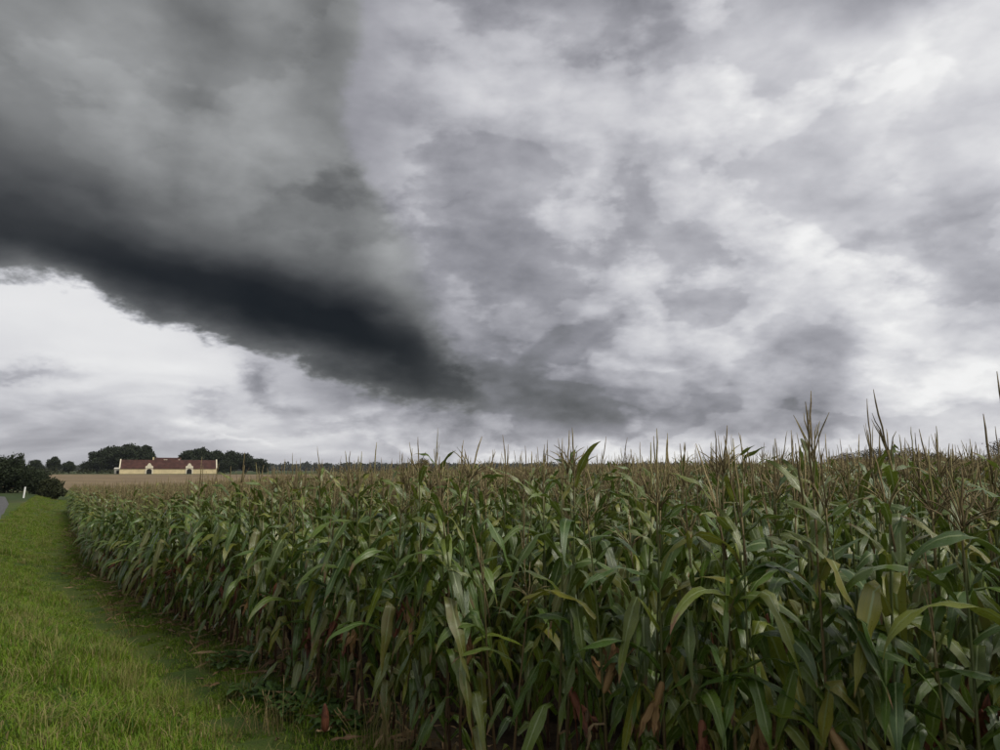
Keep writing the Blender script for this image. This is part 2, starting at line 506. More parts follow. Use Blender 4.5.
# pale stubble beyond the maize, then a strip of green meadow
def field_material(name, c0, c1, sc, ang=0.0):
    m, N, out = material(name)
    g = N.node('ShaderNodeNewGeometry'); P = Ex(N, g.outputs['Position'])
    mp = N.node('ShaderNodeMapping'); N.put(mp.inputs[0], P); mp.inputs['Rotation'].default_value = (0, 0, ang); mp.inputs['Scale'].default_value = (1, .12, 1)
    a = N.noise(Ex(N, mp.outputs[0]), sc, 5, .6); b = N.noise(P, .035, 4, .55)
    principled(N, out, N.mixc(N.smooth(a * .5 + b * .5, .35, .65), c0, c1), .9, .2, a, .5, .05)
    return m
stub = field_material('stubble', (.135, .098, .058), (.25, .19, .115), .9, R(25))
sheet('stubble_field', np.concatenate((np.arange(-330, -60, 10.0), np.arange(-60, 60, 2.5), np.arange(60, 320, 10.0))), np.concatenate((np.arange(40, 120, 2.5), np.arange(120, 372, 8.0))), stub, .03,
      lambda x, y: (((y - FAR0[1]) - FARD[1] * (x - FAR0[0])) > 3.0) & (edge_dist(x, y) < -2.0) | (y > 112))
mead = field_material('meadow', (.035, .055, .018), (.055, .075, .026), .5, R(70))
sheet('meadow', np.arange(-420, 900, 15.0), np.arange(500, 1150, 13.0), mead, .05)

# road: grey asphalt along the verge, bending away past the marker post
ROAD_R = [(9.0, -14.0), (1.6, -4.0), (-4.9, 4.6), (-13.2, 17.6), (-18.8, 26.4), (-23.9, 34.4), (-28.6, 41.6), (-37.4, 55.0), (-47.2, 69.0), (-62.0, 81.0), (-95.0, 95.0)]
def road():
    m, N, out = material('asphalt')
    g = N.node('ShaderNodeNewGeometry'); P = Ex(N, g.outputs['Position'])
    a = N.noise(P, 60.0, 5, .7); b = N.noise(P, .8, 5, .6); c = N.noise(P, 7.0, 5, .6)
    base = N.mixc(N.smooth(a, .35, .7), (.060, .060, .062), (.115, .113, .110))
    base = N.mixc(N.smooth(b, .5, .7), base, (.075, .073, .072))
    principled(N, out, base, N.smooth(c, .3, .7, .45, .75), .4, a, .6, .006)
    pts = []
    for (ax, ay), (bx, by) in zip(ROAD_R[:-1], ROAD_R[1:]):
        for k in range(8): pts.append((ax + (bx - ax) * k / 8, ay + (by - ay) * k / 8))
    pts.append(ROAD_R[-1])
    mb = MB(); vs = []
    W = (-.25, 0.0, .5, 1.6, 2.7, 3.8, 4.9, 5.3, 5.55)
    for i, p in enumerate(pts):
        q0, q1 = pts[max(i - 2, 0)], pts[min(i + 2, len(pts) - 1)]
        t = Vector((q1[0] - q0[0], q1[1] - q0[1])).normalized(); n = Vector((-t.y, t.x))
        zc = .12 + .74 * (1 - float(smoothstep(60, 160, math.hypot(*p)))) + float(tilt(p[0], p[1]))
        for j, w in enumerate(W):
            x, y = p[0] + n.x * w, p[1] + n.y * w
            cam_ = .05 * (1 - ((w - 2.65) / 2.9) ** 2)
            vs.append((x, y, zc + .05 + cam_ - (.40 if j in (0, len(W) - 1) else 0)))
    k = len(W)
    mb.add(vs, [(i * k + j, i * k + j + 1, (i + 1) * k + j + 1, (i + 1) * k + j) for i in range(len(pts) - 1) for j in range(k - 1)])
    tag(obj('road', mb.mesh('road', m)), kind='structure')
road()

# ------------------------------------------------------------------ plant materials
def leaf_material():
    m, N, out = material('maize_leaf')
    tc = N.node('ShaderNodeTexCoord'); u, v, _ = N.sep(Ex(N, tc.outputs['UV']))
    oi = N.node('ShaderNodeObjectInfo')
    rnd = N.math('FRACT', Ex(N, oi.outputs['Random']) * 7.31 + attr(N, 'rnd'))
    rn2 = N.math('FRACT', rnd * 13.7 + .21)
    dry = attr(N, 'dry')
    uv = N.xyz(u * 1.0 + rnd * 9.0, v * 1.0, rnd * 5.0)
    vein = N.noise(N.xyz(u * 46.0 + rnd * 31.0, v * 1.2, rnd * 5.0), 1.0, 3, .6)
    blot = N.noise(N.xyz(u * 2.5 + rnd * 17.0, v * 9.0, rnd * 7.0), 1.0, 5, .6)
    green = N.ramp(rnd, [(0, (.034, .080, .013)), (.35, (.066, .130, .015)), (.62, (.108, .172, .018)), (.85, (.175, .218, .021)), (1, (.27, .245, .034))])
    green = N.mixc(N.smooth(vein, .3, .75) * .40, green, (.095, .150, .035))
    straw = N.ramp(rn2, [(0, (.40, .28, .14)), (.45, (.30, .19, .085)), (.75, (.24, .13, .06)), (1, (.19, .095, .048))])
    straw = N.mixc(N.smooth(blot, .35, .7) * .5, straw, (.10, .062, .036))
    tip = N.smooth(v + (blot - .5) * .35 + (rn2 - .5) * .22, .90, 1.04)
    rim = N.smooth(N.math('ABSOLUTE', u - .5) + (blot - .5) * .22, .44, .56) * N.smooth(rn2, .45, .9)
    amount = N.math('MAXIMUM', N.math('MAXIMUM', tip, rim * .8), N.smooth(dry + (blot - .5) * .5, .32, .68))
    yellow = N.smooth(dry, .0, .35, 0, 1, 'LINEAR')
    green = N.mixc(yellow * .7, green, (.155, .160, .034))
    base = N.mixc(amount, green, straw)
    rib = 1.0 - N.smooth(N.math('ABSOLUTE', u - .5), .03, .08)
    base = N.mixc(rib * N.smooth(v, 1.0, .4) * .85, base, N.mixc(amount, (.30, .37, .17), (.36, .27, .14)))
    rough = N.mix(amount, N.smooth(blot, .3, .7, .22, .40), .75)
    principled(N, out, base, rough, .85, vein + rib * .6, .45, .004, .28, N.mixc(.5, base, (.13, .16, .02), 'MULTIPLY'))
    # light through the blade: yellower than its face
    tr = [n for n in N.t.nodes if n.bl_idname == 'ShaderNodeBsdfTranslucent'][0]
    N.put(tr.inputs[0], N.mixc(.45, base, (.12, .15, .02)))
    return m

def stalk_material():
    m, N, out = material('maize_stalk')
    tc = N.node('ShaderNodeTexCoord'); u, v, _ = N.sep(Ex(N, tc.outputs['UV']))
    oi = N.node('ShaderNodeObjectInfo'); rnd = N.math('FRACT', Ex(N, oi.outputs['Random']) * 3.3 + attr(N, 'rnd'))
    n = N.noise(N.xyz(u * 6.0, v * 14.0, rnd * 9.0), 1.0, 4, .6)
    base = N.ramp(v + (n - .5) * .3, [(0, (.075, .035, .024)), (.28, (.095, .060, .028)), (.5, (.085, .090, .030)), (.85, (.075, .100, .028)), (1, (.12, .115, .045))])
    base = N.mixc(N.smooth(rnd, .75, 1.0) * .7, base, (.16, .10, .05))
    principled(N, out, base, .5, .4, n, .3, .004)
    return m

def tassel_material():
    m, N, out = material('maize_tassel')
    oi = N.node('ShaderNodeObjectInfo'); rnd = N.math('FRACT', Ex(N, oi.outputs['Random']) * 3.3 + attr(N, 'rnd'))
    g = N.node('ShaderNodeNewGeometry'); n = N.noise(Ex(N, g.outputs['Position']), 60.0, 2, .5)
    base = N.ramp(rnd, [(0, (.15, .115, .062)), (.4, (.22, .175, .090)), (.75, (.33, .275, .145)), (1, (.22, .205, .080))])
    principled(N, out, N.mixc(N.smooth(n, .3, .7) * .5, base, (.075, .050, .030)), .85, .2, n, .5, .004)
    return m

def husk_material(name, c0, c1, c2):
    m, N, out = material(name)
    tc = N.node('ShaderNodeTexCoord'); u, v, _ = N.sep(Ex(N, tc.outputs['UV']))
    oi = N.node('ShaderNodeObjectInfo'); r = Ex(N, oi.outputs['Random'])
    n = N.noise(N.xyz(u * 14.0, v * 2.0, r * 9.0), 1.0, 4, .6)
    b = N.noise(N.xyz(u * 3.0, v * 4.0, r * 5.0), 1.0, 3, .6)
    base = N.mixc(N.smooth(n, .3, .7), c0, c1)
    base = N.mixc(N.smooth(b + (v - .5) * .4, .45, .7), base, c2)
    principled(N, out, base, .7, .3, n, .6, .006)
    return m

LEAF = leaf_material(); STALK = stalk_material(); TASSEL = tassel_material()
HUSK_RED = husk_material('red_husk', (.16, .050, .030), (.24, .10, .055), (.10, .040, .027))
HUSK_TAN = husk_material('tan_husk', (.24, .135, .052), (.32, .21, .10), (.16, .08, .038))
SILK = simple_mat('silk', (.030, .016, .012), .9, .1, 40.0)

# ------------------------------------------------------------------ maize leaves, tassels, ears, stalks
def leaf_mb(rg, L, W, a0, a1, p=1.2, kink=None, twist=0.0, side=0.0, fold=.35, wave=.017, dry=0.0, segs=12):
    """one blade: leaves the stalk at the origin, runs out along +x, bends over and hangs"""
    mb = MB(); pos = Vector((0, 0, 0)); vs, uv, dr = [], [], []
    ph1, ph2 = rg.uniform(0, 6.3), rg.uniform(0, 6.3); fr = rg.uniform(2.0, 3.4)
    yaw = 0.0
    for i in range(segs + 1):
        t = i / segs
        th = a0 + (a1 - a0) * t ** p
        if kink: th = a0 + (kink[1] - a0) * float(smoothstep(kink[0] - .07, kink[0] + .07, t)) + (a1 - kink[1]) * max(0, t - kink[0])
        th = R(th); yaw = side * t * t
        d = Vector((math.sin(th) * math.cos(yaw), math.sin(th) * math.sin(yaw), math.cos(th)))
        if i: pos = pos + d * (L / segs)
        w = W * min(1.0, .42 + 2.4 * t) * (1 - max(0, (t - .42) / .58) ** 1.7) if t < 1 else .002
        w = max(w, .002) * .5
        lat = Vector((-math.sin(yaw), math.cos(yaw), 0)); nrm = d.cross(lat) * -1
        tw = twist * t + .25 * math.sin(t * 5 + ph1)
        la = lat * math.cos(tw) + nrm * math.sin(tw); up = nrm * math.cos(tw) - lat * math.sin(tw)
        fo = fold * (1 - .75 * t) + (.9 * (1 - t * 6) if t < .16 else 0)
        wv = wave * math.sin(math.pi * t) if t < 1 else 0
        lf = pos - la * w + up * (w * fo + wv * math.sin(6.28 * fr * t + ph1))
        rt = pos + la * w + up * (w * fo + wv * math.sin(6.28 * fr * t + ph2))
        vs += [lf, pos, rt]; uv += [(0, t), (.5, t), (1, t)]; dr += [dry] * 3
    fs = []
    for i in range(segs):
        a = i * 3
        fs += [(a, a + 1, a + 4, a + 3), (a + 1, a + 2, a + 5, a + 4)]
    mb.add(vs, fs, uv, 0.0, dr)
    return mb

rg = random.Random(11)
LEAVES = {'top': [], 'arch': [], 'droop': [], 'dead': []}
for i in range(9):
    LEAVES['top'].append(leaf_mb(rg, rg.uniform(.38, .60), rg.uniform(.044, .066), rg.uniform(12, 36), rg.uniform(55, 130), rg.uniform(1.2, 2.2), twist=rg.uniform(-.8, .8), side=rg.uniform(-.4, .4), dry=rg.choice((.02, .08, .16, .26))))
for i in range(12):
    LEAVES['arch'].append(leaf_mb(rg, rg.uniform(.62, .84), rg.uniform(.076, .106), rg.uniform(16, 38), rg.uniform(130, 172), rg.uniform(.8, 1.3), twist=rg.uniform(-1.0, 1.0), side=rg.uniform(-.5, .5), dry=rg.choice((0, 0, .03, .1))))
for i in range(12):
    LEAVES['droop'].append(leaf_mb(rg, rg.uniform(.58, .82), rg.uniform(.074, .102), rg.uniform(24, 46), rg.uniform(165, 178), .8, kink=(rg.uniform(.22, .48), rg.uniform(128, 168)), twist=rg.uniform(-2.2, 2.2), side=rg.uniform(-.4, .4), dry=rg.choice((0, 0, 0, .06, .16, .40))))
for i in range(6):
    LEAVES['dead'].append(leaf_mb(rg, rg.uniform(.42, .62), rg.uniform(.030, .055), rg.uniform(55, 110), 178, .6, kink=(rg.uniform(.12, .28), 172), twist=rg.uniform(-3.0, 3.0), side=rg.uniform(-.6, .6), fold=.8, wave=.016, dry=rg.uniform(.75, 1.0)))
LEAF_MESH = {k: [mb.mesh('maize_leaf', LEAF) for mb in v] for k, v in LEAVES.items()}

def tassel_mb(rg, spread, n, length):
    mb = MB()
    def branch(base, az, a0, a1, L, r):
        pts, p = [Vector(base)], Vector(base)
        k = 5
        for i in range(1, k + 1):
            th = R(a0 + (a1 - a0) * (i / k))
            p = p + Vector((math.sin(th) * math.cos(az), math.sin(th) * math.sin(az), math.cos(th))) * (L / k)
            pts.append(p + Vector((rg.uniform(-1, 1), rg.uniform(-1, 1), 0)) * .004)
        mb.tube(pts, [r * .55, r, r * 1.05, r, r * .85, r * .35], 3, rg.random())
    mb.tube([(0, 0, -.16), (0, 0, 0), (0, 0, .08)], [.0065, .005, .004], 4, .1)
    branch((0, 0, .07), rg.uniform(0, 6.3), rg.uniform(0, 5), rg.uniform(0, 14), length, .0056)
    for i in range(n):
        az = i * 2.4 + rg.uniform(-.4, .4)
        branch((0, 0, rg.uniform(0, .08)), az, rg.uniform(8, 20) * spread, rg.uniform(22, 62) * spread, length * rg.uniform(.5, .85), .0038)
    return mb
TASSELS = [tassel_mb(rg, s, n, l) for s, n, l in ((.35, 3, .36), (.5, 4, .34), (.3, 2, .42), (.8, 7, .29), (1.0, 9, .29), (1.2, 10, .27), (.6, 5, .31), (1.5, 9, .26))]
TASSEL_MESH = [m.mesh('tassel', TASSEL) for m in TASSELS]

def ear_mb(rg, L=.24, Rr=.030, loose=5):
    """husked ear: swollen spindle with ridged wrapping leaves and a withered silk at its tip"""
    mb = MB(); n = 10; vs, fs, uv = [], [], []
    prof = [(0, .35), (.08, .8), (.25, 1.0), (.5, .98), (.72, .80), (.88, .52), (.97, .28), (1.0, .12)]
    ph = rg.uniform(0, 6)
    for t, w in prof:
        for k in range(n):
            a = 6.2832 * k / n
            r = Rr * w * (1 + .12 * math.sin(3 * a + ph + t * 2))
            vs.append((r * math.cos(a), r * math.sin(a), t * L)); uv.append((k / n, t))
    for i in range(len(prof) - 1):
        for k in range(n): fs.append((i * n + k, i * n + (k + 1) % n, (i + 1) * n + (k + 1) % n, (i + 1) * n + k))
    mb.add(vs, fs, uv)
    for k in range(loose):      # loose papery husk leaves standing off
        a = k * 1.3 + ph; lf = leaf_mb(rg, L * rg.uniform(.55, 1.0), Rr * 1.7, rg.uniform(2, 18), rg.uniform(10, 70), 1.4, twist=rg.uniform(-1, 1), wave=.012, segs=6)
        mb.join(lf, Matrix.Translation((Rr * .72 * math.cos(a), Rr * .72 * math.sin(a), L * .45)) @ Matrix.Rotation(a, 4, 'Z'))
    return mb
def silk_mb(rg, L=.24):
    mb = MB()
    for k in range(9):
        a = rg.uniform(0, 6.3); s = rg.uniform(.015, .045)
        mb.tube([(0, 0, L * .97), (s * .5 * math.cos(a), s * .5 * math.sin(a), L + .025), (s * math.cos(a), s * math.sin(a), L + rg.uniform(.02, .06))], [.002, .0015, .0007], 3)
    return mb
EARS = [ear_mb(rg, rg.uniform(.24, .32), rg.uniform(.024, .031)) for _ in range(4)]
EAR_RED = [m.mesh('ear', HUSK_RED) for m in EARS]; EAR_TAN = [m.mesh('ear', HUSK_TAN) for m in EARS]
SILK_MB = silk_mb(rg); SILK_MESH = SILK_MB.mesh('silk', SILK)

def stalk_mb(rg, H=1.0):
    mb = MB(); pts, rad = [], []
    bx, by = rg.uniform(-.05, .05), rg.uniform(-.05, .05)
    for i in range(13):
        t = i / 12
        pts.append((bx * math.sin(t * 2.2), by * math.sin(t * 1.8), t * H))
        rad.append((.0125 - .0078 * t) * (1.0 if i % 2 else 1.16))
    mb.tube(pts, rad, 6)
    return mb, (bx, by)
STALKS = [stalk_mb(rg) for _ in range(5)]
STALK_MESH = [m.mesh('stalk', STALK) for m, _ in STALKS]

def plant_plan(rg, short=False, edge=False, big=1.0):
    """the recipe of one maize plant: where each leaf, the tassel and the ear sit"""
    H = rg.uniform(1.15, 1.5) if short else rg.uniform(1.86, 2.16)
    si = rg.randrange(5); bx, by = STALKS[si][1]
    at = lambda h: (bx * math.sin(h / H * 2.2), by * math.sin(h / H * 1.8), h)
    plane = rg.uniform(0, 6.283); n = rg.randint(13, 15) + (2 if edge else 0) if not short else rg.randint(8, 9)
    parts = []
    for i in range(n):
        t = i / (n - 1)
        h = H * (.09 + .90 * t ** .95)
        az = plane + (math.pi if i % 2 else 0) + rg.uniform(-.5, .5)
        if t < .30: kind = 'dead' if rg.random() < (.40 if t < .12 else .16) else 'droop'
        elif t > .82: kind = 'top'
        else: kind = 'droop' if rg.random() < .62 else 'arch'
        sc = 1.0 if t > .2 else .9
        if t > .82: sc = rg.uniform(.75, 1.0)
        parts.append((kind, rg.randrange(len(LEAVES[kind])), at(h), az, sc * rg.uniform(.86, 1.1) * (.8 if short else 1), rg.uniform(-.12, .12)))
    ta = rg.randrange(len(TASSELS))
    ear = None
    if rg.random() < (.5 if edge else .4) and not short:
        eh = H * rg.uniform(.36, .5)
        ear = (rg.randrange(4), at(eh), plane + rg.uniform(-.4, .4) + (math.pi if rg.random() < .5 else 0), rg.choice((rg.uniform(18, 35), rg.uniform(135, 168), rg.uniform(140, 170))), 'red' if rg.random() < .55 else 'tan')
    return dict(H=H, stalk=si, leaves=parts, tassel=ta, tat=at(H), trot=rg.uniform(0, 6.28), ttilt=rg.uniform(-.16, .16), ear=ear, tscale=rg.uniform(.8, 1.15) * big)

def leaf_matrix(p):
    kind, k, loc, az, sc, tl = p
    return Matrix.Translation(loc) @ Matrix.Rotation(az, 4, 'Z') @ Matrix.Rotation(tl, 4, 'X') @ Matrix.Scale(sc, 4)

def plant_joined(rg):
    P = plant_plan(rg, big=1.15); mb = MB()
    mb.join(STALKS[P['stalk']][0], Matrix.Diagonal((1, 1, P['H'], 1)), rg.random(), 1)
    for p in P['leaves']: mb.join(LEAVES[p[0]][p[1]], leaf_matrix(p), rg.random(), 0)
    mb.join(TASSELS[P['tassel']], Matrix.Translation(P['tat']) @ Matrix.Rotation(P['trot'], 4, 'Z') @ Matrix.Rotation(P['ttilt'], 4, 'X') @ Matrix.Scale(P['tscale'], 4), None, 2)
    if P['ear']:
        k, loc, az, tl, c = P['ear']
        mb.join(EARS[k], Matrix.Translation(loc) @ Matrix.Rotation(az, 4, 'Z') @ Matrix.Rotation(R(tl), 4, 'Y'), None, 3 if c == 'red' else 4)
    return mb

# ------------------------------------------------------------------ masses of plants: one object that sets out copies of its own variants
def scatter(name, variants, mats, pts, rots, scales, vids, smooth=True):
    mb = MB(); vid = []
    for k, v in enumerate(variants):
        b = len(mb.v); mb.join(v); vid += [k] * (len(mb.v) - b)
    nv = len(mb.v); n = len(pts)
    me = mb.mesh(name, mats, smooth)
    me.vertices.add(n)
    co = np.empty((nv + n) * 3, dtype=np.float32); me.vertices.foreach_get('co', co)
    co = co.reshape(-1, 3); co[nv:] = np.asarray(pts, dtype=np.float32); me.vertices.foreach_set('co', co.ravel())
    a = me.attributes.new('vid', 'INT', 'POINT'); a.data.foreach_set('value', np.array(vid + list(vids), dtype=np.int32))
    a = me.attributes.new('spot', 'BOOLEAN', 'POINT'); a.data.foreach_set('value', np.array([False] * nv + [True] * n))
    a = me.attributes.new('turn', 'FLOAT_VECTOR', 'POINT'); z = np.zeros((nv + n, 3), dtype=np.float32); z[nv:] = rots; a.data.foreach_set('vector', z.ravel())
    a = me.attributes.new('size', 'FLOAT_VECTOR', 'POINT'); z = np.ones((nv + n, 3), dtype=np.float32); z[nv:] = scales; a.data.foreach_set('vector', z.ravel())
    me.update()
    o = obj(name, me)
    t = bpy.data.node_groups.new(name, 'GeometryNodeTree')
    t.interface.new_socket('Geometry', in_out='INPUT', socket_type='NodeSocketGeometry')
    t.interface.new_socket('Geometry', in_out='OUTPUT', socket_type='NodeSocketGeometry')
    gi = t.nodes.new('NodeGroupInput'); go = t.nodes.new('NodeGroupOutput')
    def named(nm, dt):
        q = t.nodes.new('GeometryNodeInputNamedAttribute'); q.data_type = dt; q.inputs[0].default_value = nm
        return q.outputs[0]
    sp = t.nodes.new('GeometryNodeSeparateGeometry'); sp.domain = 'POINT'
    t.links.new(gi.outputs[0], sp.inputs[0]); t.links.new(named('spot', 'BOOLEAN'), sp.inputs[1])
    si = t.nodes.new('GeometryNodeSplitToInstances'); si.domain = 'POINT'
    t.links.new(sp.outputs[1], si.inputs[0]); t.links.new(named('vid', 'INT'), si.inputs['Group ID'])
    ip = t.nodes.new('GeometryNodeInstanceOnPoints')
    t.links.new(sp.outputs[0], ip.inputs['Points']); t.links.new(si.outputs[0], ip.inputs['Instance'])
    ip.inputs['Pick Instance'].default_value = True
    t.links.new(named('vid', 'INT'), ip.inputs['Instance Index'])
    er = t.nodes.new('FunctionNodeEulerToRotation')
    t.links.new(named('turn', 'FLOAT_VECTOR'), er.inputs[0]); t.links.new(er.outputs[0], ip.inputs['Rotation'])
    t.links.new(named('size', 'FLOAT_VECTOR'), ip.inputs['Scale'])
    t.links.new(ip.outputs[0], go.inputs[0])
    md = o.modifiers.new('copies', 'NODES'); md.node_group = t
    return o

# ------------------------------------------------------------------ the maize field
def rows():
    """planting spots: rows parallel to the field's edge"""
    seg = np.diff(EDGE, axis=0); ln = np.hypot(seg[:, 0], seg[:, 1]); cum = np.concatenate(([0], np.cumsum(ln)))
    ext = np.concatenate(([EDGE[0] - (seg[0] / ln[0]) * 160], EDGE))
    seg = np.diff(ext, axis=0); ln = np.hypot(seg[:, 0], seg[:, 1]); cum = np.concatenate(([0], np.cumsum(ln)))
    rr = np.random.default_rng(3)
    out = []
    for k in range(170):
        off = .42 + .74 * k
        s = np.arange(0, cum[-1], .165) + rr.uniform(-.05, .05)
        s = s + rr.normal(0, .03, s.size)
        px = np.interp(s, cum, ext[:, 0]); py = np.interp(s, cum, ext[:, 1])
        i = np.clip(np.searchsorted(cum, s) - 1, 0, len(seg) - 1)
        # smooth direction along the edge
        tx = np.interp(s, (cum[1:] + cum[:-1]) / 2, seg[:, 0] / ln); ty = np.interp(s, (cum[1:] + cum[:-1]) / 2, seg[:, 1] / ln)
        q = np.hypot(tx, ty); tx, ty = tx / q, ty / q
        x = px + ty * off + rr.normal(0, .035, s.size); y = py - tx * off + rr.normal(0, .035, s.size)
        far = (y - FAR0[1]) - FARD[1] * (x - FAR0[0])
        d = np.hypot(x, y)
        keep = (y > .3) & (np.abs(x) < .76 * y + 2.2) & (far < 0)
        if k > 2:
            keep &= rr.random(s.size) < np.clip(20 / np.maximum(d, 1), .22, 1.0)
        elif k == 0: keep &= rr.random(s.size) < .93
        out.append(np.column_stack((x[keep], y[keep], np.full(keep.sum(), k), s[keep])))
    return np.concatenate(out)

SPOTS = rows()
d_ = np.hypot(SPOTS[:, 0], SPOTS[:, 1])
inview = (np.abs(SPOTS[:, 0]) < .70 * SPOTS[:, 1] + .25)
score = d_ + SPOTS[:, 2] * 1.5 + np.where(inview, 0, 1e4)
order = np.argsort(score)
NEAR = order[:300]; REST = order[300:]

def low_left(x, y): return (.90 + .10 * smoothstep(-.62, .0, np.asarray(x) / np.asarray(y))) * (1.0 - .05 * smoothstep(5, 18, np.hypot(x, y)) - .10 * smoothstep(4.4, 3.0, np.hypot(x, y)))     # the crop is shorter towards the far end
rg = random.Random(23)
rr = np.random.default_rng(5)
VARIANTS = [plant_joined(rg) for _ in range(14)]
rp = SPOTS[REST]
sc = rr.normal(1.0, .055, len(rp)).clip(.82, 1.14) * low_left(rp[:, 0], rp[:, 1])
field = scatter('maize_field', VARIANTS, [LEAF, STALK, TASSEL, HUSK_RED, HUSK_TAN],
    np.column_stack((rp[:, 0], rp[:, 1], height(rp[:, 0], rp[:, 1]) - .02)),
    np.column_stack((rr.normal(0, .06, len(rp)), rr.normal(0, .06, len(rp)), rr.uniform(0, 6.283, len(rp)))),
    np.column_stack((np.ones(len(rp)), np.ones(len(rp)), sc)), rr.integers(0, len(VARIANTS), len(rp)))
tag(field, 'mass of ripe maize plants filling the field behind the front rows', 'maize', kind='stuff')

def build_plant(P, x, y, lean, rz, s):
    o = empty('maize_plant', (x, y, hz(x, y) - .02), rz)
    o.rotation_euler = (lean[0], lean[1], rz); o.scale = (1, 1, s)
    obj('stalk', STALK_MESH[P['stalk']], o, scale=(1, 1, P['H']))
    for kind, k, loc, az, sc, tl in P['leaves']:
        obj('leaf', LEAF_MESH[kind][k], o, loc, (tl, 0, az), (sc,) * 3)
    obj('tassel', TASSEL_MESH[P['tassel']], o, P['tat'], (P['ttilt'], 0, P['trot']), (P['tscale'],) * 3)
    if P['ear']:
        k, loc, az, tl, c = P['ear']
        e = obj('ear', (EAR_RED if c == 'red' else EAR_TAN)[k], o, loc, (0, R(tl), az))
        obj('silk', SILK_MESH, e)
    return o

# the fallen ear on the turf gives the labels something to count from
COB = ground_hit(325, 741)
row0 = sorted((i for i in NEAR if SPOTS[i, 2] == 0), key=lambda i: SPOTS[i, 3])
cob_s = min(row0, key=lambda i: math.hypot(SPOTS[i, 0] - COB.x, SPOTS[i, 1] - COB.y))
rank = {i: k - row0.index(cob_s) for k, i in enumerate(row0)}
ORD = ['', 'first', 'second', 'third', 'fourth', 'fifth', 'sixth', 'seventh', 'eighth', 'ninth', 'tenth', 'eleventh', 'twelfth']
ROWN = ['outermost row', 'second row', 'third row', 'fourth row', 'fifth row']
for i in NEAR:
    x, y, k, s = SPOTS[i]; k = int(k)
    short = k == 0 and rg.random() < .14 or k == 1 and rg.random() < .04
    P = plant_plan(rg, short, k == 0, 1.15)
    o = build_plant(P, x, y, (l0 := rg.gauss(0, .06), l1 := rg.gauss(0, .06)), rz := rg.uniform(0, 6.283), rg.gauss(1.0, .05) * float(low_left(x, y)))
    zone = 'far left' if x / y < -.45 else 'left of middle' if x / y < -.2 else 'middle' if x / y < .0 else 'right of middle' if x / y < .2 else 'right foreground' if x / y < .42 else 'right edge'
    top = (Euler((l0, l1, rz)).to_matrix() @ Vector((0, 0, 1))).x
    lean = 'left leaning' if top < -.035 else 'right leaning' if top > .035 else 'upright'
    size = 'short' if short else 'tall' if P['H'] > 1.97 else 'medium'
    tas = 'spread tassel' if P['tassel'] in (3, 4, 5, 7) else 'narrow tassel'
    ear = ('hanging' if P['ear'][3] > 90 else 'upright') + (' red ear' if P['ear'][4] == 'red' else ' tan ear') if P['ear'] else 'no ear'
    if i == cob_s: lab = 'maize plant of the outermost row standing nearest to the fallen red ear'
    elif k == 0 and i in rank and 0 < abs(rank[i]) <= 12:
        lab = f"{size} {lean} maize plant, {ear}, {ORD[abs(rank[i])]} {'left' if rank[i] > 0 else 'right'} of the fallen ear"
    else: lab = f"{size} {lean} maize plant, {tas}, {ear}, {ROWN[k] if k < 5 else 'deeper rows'}, {zone}"
    tag(o, lab, 'maize plant', 'maize plants of the front rows')

# ------------------------------------------------------------------ verge grass
def grass_material():
    m, N, out = material('grass_blade')
    g = N.node('ShaderNodeNewGeometry'); P = Ex(N, g.outputs['Position'])
    tc = N.node('ShaderNodeTexCoord'); u, v, _ = N.sep(Ex(N, tc.outputs['UV']))
    oi = N.node('ShaderNodeObjectInfo'); rnd = N.math('FRACT', Ex(N, oi.outputs['Random']) * 5.1 + attr(N, 'rnd'))
    a = N.noise(P, .8, 4, .6); b = N.noise(P, 2.1, 5, .65)
    base = N.ramp(rnd, [(0, (.044, .110, .009)), (.4, (.086, .178, .011)), (.75, (.145, .236, .015)), (.93, (.24, .26, .038)), (1, (.36, .30, .14))])
    base = N.mixc(N.smooth(a, .42, .58), base, N.mixc(.6, base, (.16, .255, .014)))
    base = N.mixc(N.smooth(b, .57, .70) * .65, base, (.27, .215, .095))
    base = N.mixc(N.smooth(b, .44, .28) * .8, base, (.026, .060, .008))
    base = N.mixc(attr(N, 'dry'), base, N.mixc(rnd, (.36, .28, .14), (.24, .17, .085)))
    principled(N, out, base, .6, .3, None, thin=.3, thin_col=N.mixc(.5, base, (.14, .17, .02)))
    return m
GRASS = grass_material()

def tuft_mb(rg, n, rad, h0, h1, w, dry=0.0, lean=.5):
    mb = MB()
    for _ in range(n):
        a = rg.uniform(0, 6.283); r = rad * math.sqrt(rg.random()); x, y = r * math.cos(a), r * math.sin(a)
        h = rg.uniform(h0, h1); az = rg.uniform(0, 6.283); l = rg.uniform(.08, lean) * h; ww = w * rg.uniform(.6, 1.2)
        f = az + 1.57; cx, sx = math.cos(az), math.sin(az); cf, sf = math.cos(f) * ww / 2, math.sin(f) * ww / 2
        d = dry if rg.random() > .12 else max(dry, .9)
        mb.add([(x - cf, y - sf, -.02), (x + cf, y + sf, -.02), (x + cx * l * .35 + cf * .8, y + sx * l * .35 + sf * .8, h * .62), (x + cx * l * .35 - cf * .8, y + sx * l * .35 - sf * .8, h * .62), (x + cx * l, y + sx * l, h * rg.uniform(.82, 1.0))],
               [(0, 1, 2, 3), (3, 2, 4)], [(0, 0), (1, 0), (1, .6), (0, .6), (.5, 1)], rg.random(), d)
    return mb
rg = random.Random(31)
TUFTS = [tuft_mb(rg, 80, .17, .03, .085, .0065, lean=1.2) for _ in range(4)] + [tuft_mb(rg, 75, .14, .07, .19, .0065, lean=1.3) for _ in range(3)] + [tuft_mb(rg, 40, .12, .14, .32, .005, .55, .8) for _ in range(2)]
rr = np.random.default_rng(9)
pts = []
